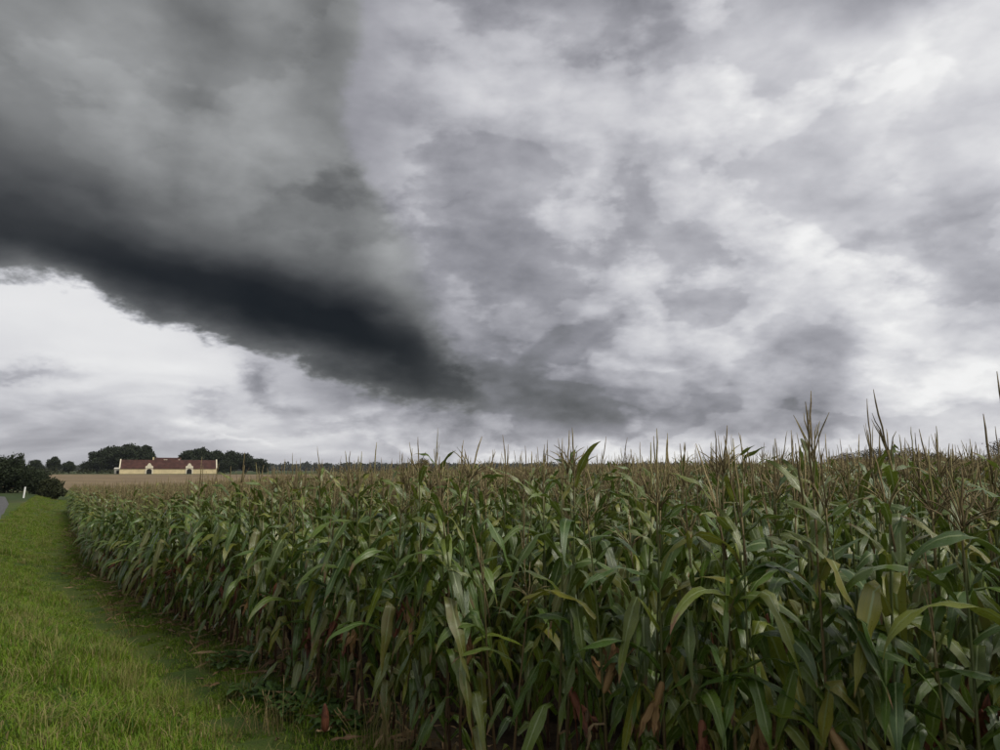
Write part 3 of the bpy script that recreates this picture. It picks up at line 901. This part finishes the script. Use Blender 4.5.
for (y0, y1, dens) in ((1.5, 8, 75), (8, 14, 60), (14, 24, 38), (24, 45, 20), (45, 80, 9)):
    xa, xb = -.76 * y1 - 2, 3.0
    n = int((xb - xa) * (y1 - y0) * dens)
    x = rr.uniform(xa, xb, n); y = rr.uniform(y0, y1, n); s = edge_dist(x, y)
    wide = np.interp(y, [0, 5, 17, 30, 80], [2.6, 3.2, 2.75, 2.45, 2.5])
    k = (s > -.6) & (s < wide + .3) & (x > -.76 * y - 1.8) & (rr.random(n) < smoothstep(-.7, .05, s))
    pts.append(np.column_stack((x[k], y[k], s[k])))
G = np.concatenate(pts); n = len(G)
lush = np.sin(G[:, 0] * 1.7 + 1) * np.sin(G[:, 1] * 1.3) + rr.normal(0, .5, n)
vid = np.where(G[:, 2] < .9, rr.integers(0, 4, n), np.where(lush > .55, rr.integers(4, 7, n), rr.integers(0, 4, n)))
vid = np.where((rr.random(n) < .045) & (G[:, 2] > .3), rr.integers(7, 9, n), vid)
gs = rr.uniform(.75, 1.25, n) * np.where(G[:, 1] > 20, 1.25, 1.0)
clump = np.array([mnoise.fractal(Vector((x * .9, y * .9, 3.3)), 1.0, 2.0, 4) for x, y in G[:, :2]])
gh = np.clip(.60 + .85 * clump, .42, 1.2)      # grazed hollows and rank clumps
gr = scatter('verge_grass', TUFTS, [GRASS], np.column_stack((G[:, 0], G[:, 1], height(G[:, 0], G[:, 1]))),
    np.column_stack((rr.normal(0, .08, n), rr.normal(0, .08, n), rr.uniform(0, 6.283, n))), np.column_stack((gs, gs, gs * rr.uniform(.8, 1.2, n) * gh)), vid, False)
tag(gr, 'rough green grass covering the verge between road and maize', 'grass', kind='stuff')

# dead leaves and trash on the soil at the foot of the maize
xs_, ys_ = [], []
n = 1500
t = rr.uniform(0, 1, n) ** 1.6
seg = np.diff(EDGE, axis=0); ln = np.hypot(seg[:, 0], seg[:, 1]); cum = np.concatenate(([0], np.cumsum(ln)))
i0 = cum[2] - 1.0; s_ = i0 + t * (cum[11] - i0)
off = rr.normal(-.35, .38, n)
j = np.clip(np.searchsorted(cum, s_) - 1, 0, len(seg) - 1); f = (s_ - cum[j]) / ln[j]
lx = EDGE[j, 0] + seg[j, 0] * f - seg[j, 1] / ln[j] * off; ly = EDGE[j, 1] + seg[j, 1] * f + seg[j, 0] / ln[j] * off
k = (off < .35) & (ly > .8); lx, ly = lx[k], ly[k]; n = len(lx)
rg = random.Random(41)
litter = [leaf_mb(rg, rg.uniform(.22, .5), rg.uniform(.02, .05), rg.uniform(70, 88), rg.uniform(88, 104), 1.0, twist=rg.uniform(-2, 2), side=rg.uniform(-1.2, 1.2), fold=.5, wave=.02, dry=1.0, segs=6) for _ in range(7)]
lt = scatter('leaf_litter', litter, [LEAF], np.column_stack((lx, ly, height(lx, ly) + rr.uniform(.005, .06, n))),
    np.column_stack((rr.normal(0, .2, n), rr.normal(0, .2, n), rr.uniform(0, 6.283, n))), np.tile(rr.uniform(.5, 1.1, n)[:, None], (1, 3)), rr.integers(0, 7, n))
tag(lt, 'dead brown leaves littering the soil at the foot of the maize', 'leaf litter', kind='stuff')

# ------------------------------------------------------------------ single plants on the verge
def dry_tuft(px, py, n, h, label, seed):
    p = ground_hit(px, py); rg = random.Random(seed)
    mb = tuft_mb(rg, n, .16, h * .4, h, .0045, .85, .75)
    for _ in range(n // 4):      # seed heads
        a = rg.uniform(0, 6.283); r = .12 * math.sqrt(rg.random()); l = rg.uniform(.05, .25); b = Vector((r * math.cos(a), r * math.sin(a), 0))
        tip = b + Vector((math.cos(a) * l, math.sin(a) * l, h * rg.uniform(.9, 1.2)))
        mb.tube([b, b.lerp(tip, .55) + Vector((0, 0, .03)), tip], [.0022, .0018, .0012], 3, rg.random(), 1.0)
        mb.tube([b.lerp(tip, .82) + Vector((0, 0, .012)), b.lerp(tip, .92), tip], [.003, .0055, .002], 4, rg.random(), 1.0)
    o = empty('dry_grass_tuft', (p.x, p.y, hz(p.x, p.y)))
    tag(obj('blades', mb.mesh('dry_grass_tuft', GRASS, False), o), kind='stuff')
    tag(o, label, 'grass tuft', 'dry grass tufts on the verge')
for a in (
    (262, 735, 36, .30, 'pale dry grass tuft left of the fallen red ear', 1), (282, 738, 30, .40, 'tallest dry grass tuft with seed heads left of the fallen ear', 2),
    (240, 700, 34, .27, 'dry grass tuft behind the two tufts beside the fallen ear', 3), (133, 640, 30, .30, 'dry grass tuft standing alone halfway down the verge', 4),
    (372, 752, 40, .40, 'straw coloured grass tuft at the foot of the maize right of the fallen ear', 5), (398, 756, 34, .38, 'straw coloured grass tuft cut by the bottom of the picture', 6),
    (212, 672, 30, .28, 'thin dry grass tuft behind the broad leaved weeds', 7), (225, 742, 34, .24, 'low dry grass tuft near the bottom of the verge', 8), (115, 618, 40, .40, 'small dry grass tuft close to the shaded maize edge', 9)):
    dry_tuft(*a)

WEED = simple_mat('weed_leaf', (.045, .085, .016), .55, .4, 12.0, .4)
def weed(px, py, n, rad, label, seed):
    p = ground_hit(px, py); rg = random.Random(seed); mb = MB()
    for _ in range(n):
        a = rg.uniform(0, 6.283); r = rad * math.sqrt(rg.random()) * .8
        lf = leaf_mb(rg, rg.uniform(.10, .20), rg.uniform(.05, .09), rg.uniform(20, 60), rg.uniform(95, 140), 1.0, side=rg.uniform(-.5, .5), fold=.25, wave=.012, segs=5)
        mb.join(lf, Matrix.Translation((r * math.cos(a), r * math.sin(a), rg.uniform(0, .10))) @ Matrix.Rotation(a + rg.uniform(-.8, .8), 4, 'Z'), rg.random())
    o = empty('weed_plant', (p.x, p.y, hz(p.x, p.y)))
    tag(obj('foliage', mb.mesh('weed_plant', WEED), o), kind='stuff')
    tag(o, label, 'weed', 'broad leaved weeds along the maize edge')
for a in ((305, 712, 60, .30, 'dark green broad leaved weed just behind the fallen red ear', 1), (285, 700, 45, .25, 'smaller broad leaved weed left of the one behind the fallen ear', 2),
          (238, 664, 55, .34, 'broad leaved weed by the bare corner of the maize edge', 3), (252, 697, 30, .2, 'low dark weed in the short grass left of the fallen ear', 4), (340, 728, 35, .22, 'dark weed at the maize foot right of the fallen ear', 5)):
    weed(*a)

# fallen ear lying on its butt in the grass
cob = empty('fallen_maize_ear', (COB.x, COB.y, hz(COB.x, COB.y) + .02), .6)
cob.rotation_euler = (R(7), R(-5), .6)
rg = random.Random(3)
obj('ear', ear_mb(rg, .25, .036, 0).mesh('ear', HUSK_RED), cob, (0, 0, .05))
mb = MB()
for k in range(3):
    mb.join(leaf_mb(rg, rg.uniform(.06, .10), .045, rg.uniform(40, 70), rg.uniform(95, 130), 1.0, fold=.3, segs=5, dry=.0), Matrix.Translation((0, 0, .06)) @ Matrix.Rotation(k * 1.257 + .3, 4, 'Z'))
obj('husk', mb.mesh('husk', husk_material('pale_husk', (.30, .23, .12), (.36, .28, .15), (.22, .15, .08))), cob)
tag(cob, 'red brown fallen maize ear with pale husk standing in the grass', 'maize ear')

# ------------------------------------------------------------------ roadside marker post
def marker_post():
    white = simple_mat('marker_white', (.72, .72, .70), .5, .4, 5.0, .08); black = simple_mat('marker_black', (.02, .02, .02), .6)
    refl = simple_mat('marker_reflector', (.45, .40, .32), .2, .8)
    p = ground_hit(23.5, 498)
    o = empty('marker_post', (p.x, p.y, hz(p.x, p.y)), R(30)); o.rotation_euler = (R(-2), R(4), R(30))
    mb = MB(); vs = []
    pr = [(-.07, -.02), (.0, -.05), (.07, -.02), (.055, .03), (-.055, .03)]
    for z, s in ((0, 1.0), (.55, .98), (.98, .95)):
        vs += [(x * s, y * s, z) for x, y in pr]
    vs += [(x * .95, y * .95, 1.08 - (y + .05) * .9) for x, y in pr]
    fs = [(i * 5 + k, i * 5 + (k + 1) % 5, (i + 1) * 5 + (k + 1) % 5, (i + 1) * 5 + k) for i in range(3) for k in range(5)] + [(15, 16, 17, 18, 19)]
    mb.add(vs, fs); obj('post_body', mb.mesh('post_body', white, False), o)
    tag(o, 'white plastic roadside marker post on the grass where the road bends', 'marker post')
marker_post()

# ------------------------------------------------------------------ trees and bushes
def crown_mat(name, c, amount=.45):
    m, N, out = material(name)
    oi = N.node('ShaderNodeObjectInfo'); r = N.math('FRACT', attr(N, 'rnd') + Ex(N, oi.outputs['Random']))
    base = N.mixc(r, tuple(x * (1 - amount) for x in c), tuple(x * (1 + amount) for x in c))
    principled(N, out, base, .7, .25, None, thin=.15)
    return m
CROWN = {'dark': crown_mat('dark_foliage', (.026, .036, .017)), 'olive': crown_mat('olive_foliage', (.036, .042, .018)), 'brown': crown_mat('brown_foliage', (.070, .052, .026)), 'gold': crown_mat('golden_foliage', (.14, .115, .035)), 'wood': crown_mat('far_foliage', (.036, .042, .026))}
BARK = simple_mat('bark', (.045, .036, .028), .9, .1, 6.0)

def crown_mb(rg, lobes, n, leaf):
    """leaf-sized faces through a cloud of lobes (centre, radii): dense shells with ragged gaps"""
    mb = MB(); ws = [l[1][0] * l[1][1] * l[1][2] for l in lobes]
    pick = rg.choices(range(len(lobes)), ws, k=n)
    for q in pick:
        c, r = lobes[q]
        d = Vector((rg.gauss(0, 1), rg.gauss(0, 1), rg.gauss(0, 1))).normalized()
        k = rg.random() ** .45
        k *= 1 + .30 * mnoise.noise(Vector(d) * 2.2 + Vector(c)) + rg.gauss(0, .04)
        p = Vector((c[0] + d.x * r[0] * k, c[1] + d.y * r[1] * k, c[2] + d.z * r[2] * k))
        if p.z < .02: continue
        s = leaf * rg.uniform(.6, 1.3)
        E = Euler((rg.uniform(0, 6.3), rg.uniform(0, 6.3), rg.uniform(0, 6.3))).to_matrix()
        mb.add([p + E @ Vector(v) for v in ((-s * .5, 0, 0), (0, -s * .32, .1 * s), (s * .5, 0, 0), (0, s * .32, .1 * s))], [(0, 1, 2, 3)], rnd=rg.random())
    return mb

def tree(name, loc, H, W, label, cat='tree', group=None, kind='dark', n=1500, leaf=None, base=.16, seed=0, tall=1.0, lobes=None, D=None):
    rg = random.Random(seed); leaf = leaf or H * .075
    o = empty(name, loc, rg.uniform(0, 6.28) if D is None else 0)
    D = D or W
    if lobes is None:
        lobes = [((0, 0, H * (base + (1 - base) * .5)), (W * .40, D * .40, H * (1 - base) * .46))]
        for k in range(7):
            a = k * 2.4 + rg.uniform(-.4, .4); q = rg.uniform(.15, .8)
            rr_ = W * .5 * math.sqrt(max(.05, 1 - (2 * q - 1) ** 2)) * .62
            lobes.append(((rr_ * math.cos(a), rr_ * math.sin(a) * D / W, H * (base + (1 - base) * q)), (W * .22, D * .22, H * .17)))
        lobes.append(((0, 0, H * .86), (W * .2, D * .2, H * .14)))
    tr = MB()
    tr.tube([(0, 0, -.2), (W * .01, 0, H * .25), (-W * .015, 0, H * .55), (0, W * .01, H * .85)], [H * .030, H * .022, H * .014, H * .004], 7)
    for k in range(6):
        a = k * 2.4; z = H * rg.uniform(.2, .55); e = W * rg.uniform(.24, .38)
        tr.tube([(0, 0, z), (math.cos(a) * e * .5, math.sin(a) * e * .5, z + H * .10), (math.cos(a) * e, math.sin(a) * e, z + H * .24)], [H * .010, H * .007, H * .003], 5)
    obj('trunk', tr.mesh('trunk', BARK), o)
    tag(obj('crown', crown_mb(rg, lobes, n, leaf).mesh('crown', CROWN[kind], False), o), kind='stuff')
    tag(o, label, cat, group)
    return o

def far_tree(x0, x1, top, Y, label, kind='dark', seed=0, name='tree', group=None, n=4600, leaf=None, foot=None, base=.06, cat='tree'):
    """a tree given by its left, right and top in the photograph and its distance"""
    c = at_depth((x0 + x1) / 2, top, Y); W = at_depth(x1, top, Y).x - at_depth(x0, top, Y).x
    z0 = hz(c.x, c.y)
    return tree(name, (c.x, c.y, z0), c.z - z0, W, label, cat, group, kind, n, leaf, base, seed)

FG = 'dark trees behind the farm building'
for i, a in enumerate((
    (80, 98, 461, 470, 'low dark tree at the left end of the clump beside the farm building'),
    (88, 110, 451, 468, 'dark round tree second from the left in the clump by the farm building'),
    (98, 128, 445.5, 476, 'broad dark tree forming the left shoulder of the clump by the farm building'),
    (117, 141, 443.5, 468, 'tallest dark tree of the clump left of the farm building'),
    (135, 158, 445, 480, 'dark tree rising right behind the left end of the red roof'),
    (128, 146, 452, 500, 'dark tree filling the gap behind the farm roof left end'),
    (148, 160, 455, 490, 'small dark tree right of the tall clump above the roof'),
    (179, 200, 450, 480, 'dark tree above the right part of the red roof, leftmost of its clump'),
    (190, 214, 447, 486, 'highest dark tree of the clump right of the roof'),
    (208, 226, 450, 478, 'dark tree just behind the right end of the farm building'),
    (218, 244, 450.5, 470, 'broad dark tree standing right of the farm building'),
    (234, 258, 453, 474, 'second dark tree right of the farm building'),
    (248, 270, 458, 468, 'rounded dark tree at the right end of the farm clump'),
    (216, 234, 460, 462, 'low dark tree against the right gable of the farm'),
    (252, 271, 462, 470, 'lowest dark bushy tree sloping down right of the farm'))):
    far_tree(*a, seed=50 + i, group=FG)
for i, a in enumerate(((29, 44, 459.5, 420, 'leftmost of the three small round trees on the left horizon'), (47, 62, 456.5, 440, 'pointed tree, middle one of the three on the left horizon'), (63, 76, 461, 440, 'smallest of the three round trees on the left horizon'))):
    far_tree(*a, seed=80 + i, group='three round trees on the left horizon', base=.12)
# bushes at the bend
def bush(x0, x1, top, bottom, label, seed, kind='dark', n=6000, leaf=.16, cat='bush', spiky=0):
    p = ground_hit((x0 + x1) / 2, bottom); Y = p.y
    W = at_depth(x1, top, Y).x - at_depth(x0, top, Y).x; H = at_depth((x0 + x1) / 2, top, Y).z - p.z
    rg = random.Random(seed); lobes = [((0, 0, H * .42), (W * .46, W * .36, H * .44))]
    for k in range(11):
        q = rg.uniform(-.42, .42); hh = rg.uniform(.35, .80) * (1 - abs(q) * .8)
        lobes.append(((q * W, rg.uniform(-.2, .2) * W, H * hh), (W * rg.uniform(.10, .2), W * .18, H * rg.uniform(.14, .24))))
    for k in range(spiky): lobes.append(((rg.uniform(-.4, .4) * W, rg.uniform(-.1, .1) * W, H * .8), (W * .05, W * .06, H * rg.uniform(.16, .24))))
    tree('bush', (p.x, p.y, p.z), H, W, label, cat, None, kind, n, leaf, .02, seed, lobes=lobes, D=W)
bush(-34, 29, 452, 493, 'big dark ragged bush beside the road at the left edge of the picture', 5, n=16000, leaf=.30, spiky=7)
bush(24, 48, 465, 494, 'dark bush right of the big ragged one by the marker post', 6, 'dark', 9000, .24)
bush(38, 63, 475, 499, 'low olive bush closest to the end of the maize row', 7, 'olive', 9000, .22)
# right-hand trees over the maize
for i, a in enumerate(((826, 868, 452, 150, 'low brownish tree crown over the maize, left one of the right clump', 'brown'), (852, 900, 447.5, 160, 'dark tree crown over the maize in the middle of the right clump', 'olive'),
                       (885, 930, 447, 155, 'dark tree crown over the maize with brown tinge, right of the clump middle', 'brown'), (918, 958, 451, 150, 'olive tree crown ending the right clump over the maize', 'olive'), (984, 1030, 438, 150, 'brownish tree over the maize cut by the right edge of the picture', 'brown'), (760, 800, 459.5, 190, 'low olive tree crown left of the right clump over the maize', 'olive'))):
    far_tree(*a[:5], kind=a[5], seed=90 + i, n=4200, leaf=.30, group='tree crowns showing over the maize on the right')
far_tree(414, 431, 458, 420, 'small rounded golden tree standing alone on the horizon', 'gold', 110, n=1800)
# hedges and the far wood: masses
def mass(name, runs, label, mat, seed, leaf, per, cat):
    rg = random.Random(seed); lobes = []
    for (x0, x1, Y0, Y1, h0, h1, step) in runs:
        x = x0
        while x < x1:
            f = (x - x0) / (x1 - x0); Y = Y0 + (Y1 - Y0) * f + rg.uniform(-.02, .02) * Y0; h = rg.uniform(h0, h1)
            lobes.append(((x, Y, hz(x, Y) + h * .46), (step * rg.uniform(.7, 1.1), step * .8, h * .54)))
            x += step * rg.uniform(.6, 1.1)
    mb = crown_mb(rg, lobes, per * len(lobes), leaf)
    tag(obj(name, mb.mesh(name, CROWN[mat], False)), label, cat, kind='stuff')
mass('far_woodland', [(-760, 2600, 1650, 1700, 12, 19, 16), (-700, 1200, 1900, 1950, 17, 25, 20), (-2200, -760, 1750, 1650, 9, 14, 18)], 'long dark wood along the far horizon', 'wood', 5, 6.0, 150, 'woodland')
mass('far_hedgerow', [(-260, -235, 380, 385, 2.0, 3.4, 2.5), (-345, -240, 470, 455, 2.4, 3.6, 3.0), (-90, 160, 560, 620, 2.4, 4.6, 4.0), (150, 420, 420, 440, 2.6, 5.5, 4.0), (-130, -70, 520, 540, 2.5, 3.4, 3.5)], 'low hedge line crossing the fields in front of the wood', 'olive', 6, 1.1, 60, 'hedgerow')

# ------------------------------------------------------------------ farm building
def farm():
    wall = simple_mat('cream_render', (.60, .50, .30), .85, .2, .4, .12); roof = simple_mat('red_tiles', (.062, .027, .022), .8, .2, .5, .35)
    dark = simple_mat('door_dark', (.012, .010, .009), .8); trim = simple_mat('pale_trim', (.66, .60, .46), .8, .2, 1.0, .08); grey = simple_mat('annex_render', (.50, .48, .42), .85, .2, 1.0, .1)
    Y = 430.0
    L = at_depth(120.5, 474, Y); Rr = at_depth(217.5, 474, Y); mid = (L + Rr) / 2
    g = hz(mid.x, mid.y); rz = -math.atan2(mid.x, mid.y) * -1
    W = (Rr - L).length * math.cos(math.atan2(mid.x, mid.y)) ; pxm = Y / FPX / math.cos(math.atan2(mid.x, mid.y))
    o = empty('farm_building', (mid.x, mid.y, g), math.atan2(-mid.x, mid.y))
    eave, ridge, dep = 3.3, 8.1, 11.0
    mb = MB(); mb.box((0, dep / 2, eave / 2), (W, dep, eave)); 
    for s in (-1, 1):      # gable triangles
        x = s * W / 2; mb.add([(x, 0, eave), (x, dep, eave), (x, dep / 2, ridge - .15)], [(0, 1, 2)])
    obj('wall', mb.mesh('wall', wall, False), o)
    def gable_roof(x0, x1, y0, y1, e, r, over=.35, th=.22):
        m = MB(); ym = (y0 + y1) / 2; sl = (r - e) / (ym - y0)
        for sy in (1, -1):
            ya = y0 - over if sy == 1 else y1 + over; za = e - over * sl
            vs = [(x0, ya, za), (x1, ya, za), (x1, ym, r), (x0, ym, r)]
            vs += [(a, b, c + th) for a, b, c in vs]
            m.add(vs, [(0, 1, 2, 3), (4, 7, 6, 5), (0, 4, 5, 1), (1, 5, 6, 2), (3, 2, 6, 7), (0, 3, 7, 4)])
        return m
    rf = obj('roof', gable_roof(-W / 2 + .35, W / 2 - .35, 0, dep, eave, ridge).mesh('roof', roof, False), o)
    for s in (-1, 1):      # raised verge copings at both ends
        m = MB(); x = s * W / 2
        for sy in (0, 1):
            y0 = 0 if sy == 0 else dep
            vs = [(x - .32, y0, eave - .1), (x + .32, y0, eave - .1), (x + .32, dep / 2, ridge + .05), (x - .32, dep / 2, ridge + .05)]
            vs += [(a, b, c + .6) for a, b, c in vs]
            m.add(vs, [(0, 1, 2, 3), (4, 7, 6, 5), (0, 4, 5, 1), (1, 5, 6, 2), (3, 2, 6, 7), (0, 3, 7, 4)])
        obj('coping', m.mesh('coping', trim, False), o)
    for px in (152.8, 185.6):      # cross gables with cart doors
        x = (px - 169) * pxm; hw = 2.1
        pr = [(-hw, 0), (-hw, 4.3), (-hw * .95, 4.5), (-hw * .55, 4.9), (-hw * .42, 5.6), (-hw * .2, 6.2), (0, 6.4), (hw * .2, 6.2), (hw * .42, 5.6), (hw * .55, 4.9), (hw * .95, 4.5), (hw, 4.3), (hw, 0)]
        k = len(pr); m = MB()
        m.add([(x + a, -.30, b) for a, b in pr] + [(x + a, .25, b) for a, b in pr], [tuple(range(k)), tuple(range(2 * k - 1, k - 1, -1))] + [(i, i + k, (i + 1) % k + k, (i + 1) % k) for i in range(k)])
        gb = obj('cross_gable', m.mesh('cross_gable', trim, False), o)
        m = MB(); hw2 = 1.4; arc = [(-hw2, 0), (-hw2, 1.9)] + [(-hw2 * math.cos(t), 1.9 + 1.0 * math.sin(t)) for t in (R(30), R(60), R(90), R(120), R(150))] + [(hw2, 1.9), (hw2, 0)]
        k = len(arc); m.add([(x + a, -.36, b) for a, b in arc] + [(x + a, -.31, b) for a, b in arc], [tuple(range(k)), tuple(range(2 * k - 1, k - 1, -1))] + [(i, i + k, (i + 1) % k + k, (i + 1) % k) for i in range(k)])
        obj('door', m.mesh('door', dark, False), gb)
        m = MB(); m.add([(x - 2.0, .25, 4.2), (x, .25, 6.1), (x + 2.0, .25, 4.2), (x - 2.0, 3.2, 4.2), (x, 4.4, 6.1), (x + 2.0, 3.2, 4.2)], [(0, 1, 4, 3), (1, 2, 5, 4), (0, 3, 5, 2)])
        obj('dormer_roof', m.mesh('dormer_roof', roof, False), gb)
    # taller range behind, ridge showing over the middle of the roof
    xa, xb = (157 - 169) * pxm, (178 - 169) * pxm
    m = MB(); m.box(((xa + xb) / 2, dep + 9, 2.9), (xb - xa, 12, 5.8)); obj('rear_wall', m.mesh('rear_wall', wall, False), o)
    rr2 = obj('rear_roof', gable_roof(xa - .4, xb + .4, dep + 3, dep + 15, 5.6, 9.7).mesh('rear_roof', roof, False), o)
    for q in (.36, .44, .95):
        m = MB(); x = xa + (xb - xa) * q; m.box((x, dep + 6.5, 8.4), (.9, .1, .8)); obj('skylight', m.mesh('skylight', trim, False), rr2)
    m = MB(); m.box(((157 - 169) * pxm - 1.2, dep + 5, 8.8), (.9, .9, 2.6)); obj('chimney', m.mesh('chimney', wall, False), rr2)
    tag(o, 'long cream farm building with dark red roof and two gabled cart doors', 'farm building')
    p = at_depth(117, 474, Y - 2); a = empty('shed', (p.x, p.y, g), math.atan2(-mid.x, mid.y))
    m = MB(); m.box((0, 2, 1.4), (3.2, 4, 2.8)); obj('wall', m.mesh('wall', grey, False), a)
    m = MB(); m.add([(-1.8, -.2, 2.75), (1.8, -.2, 2.75), (1.8, 4.2, 3.6), (-1.8, 4.2, 3.6), (-1.8, -.2, 2.9), (1.8, -.2, 2.9), (1.8, 4.2, 3.75), (-1.8, 4.2, 3.75)], [(0, 1, 2, 3), (4, 7, 6, 5), (0, 4, 5, 1), (1, 5, 6, 2), (3, 2, 6, 7), (0, 3, 7, 4)])
    obj('roof', m.mesh('roof', grey, False), a)
    m = MB(); m.box((.3, -.03, 1.0), (1.3, .06, 2.0)); obj('door', m.mesh('door', dark, False), a)
    tag(a, 'small grey shed against the left gable of the farm building', 'shed')
farm()

# ------------------------------------------------------------------ damp air
def haze():
    m = bpy.data.materials.new('haze'); m.use_nodes = True
    t = m.node_tree; t.nodes.clear()
    v = t.nodes.new('ShaderNodeVolumePrincipled'); out = t.nodes.new('ShaderNodeOutputMaterial')
    v.inputs['Color'].default_value = (.78, .84, .92, 1); v.inputs['Density'].default_value = .00007; v.inputs['Anisotropy'].default_value = .2
    t.links.new(v.outputs[0], out.inputs['Volume'])
    mb = MB(); mb.box((0, 2000, 13.0), (9000, 9000, 36.0))
    o = obj('haze', mb.mesh('haze', m, False)); tag(o, 'thin damp haze over the far fields', 'haze', kind='stuff')
haze()
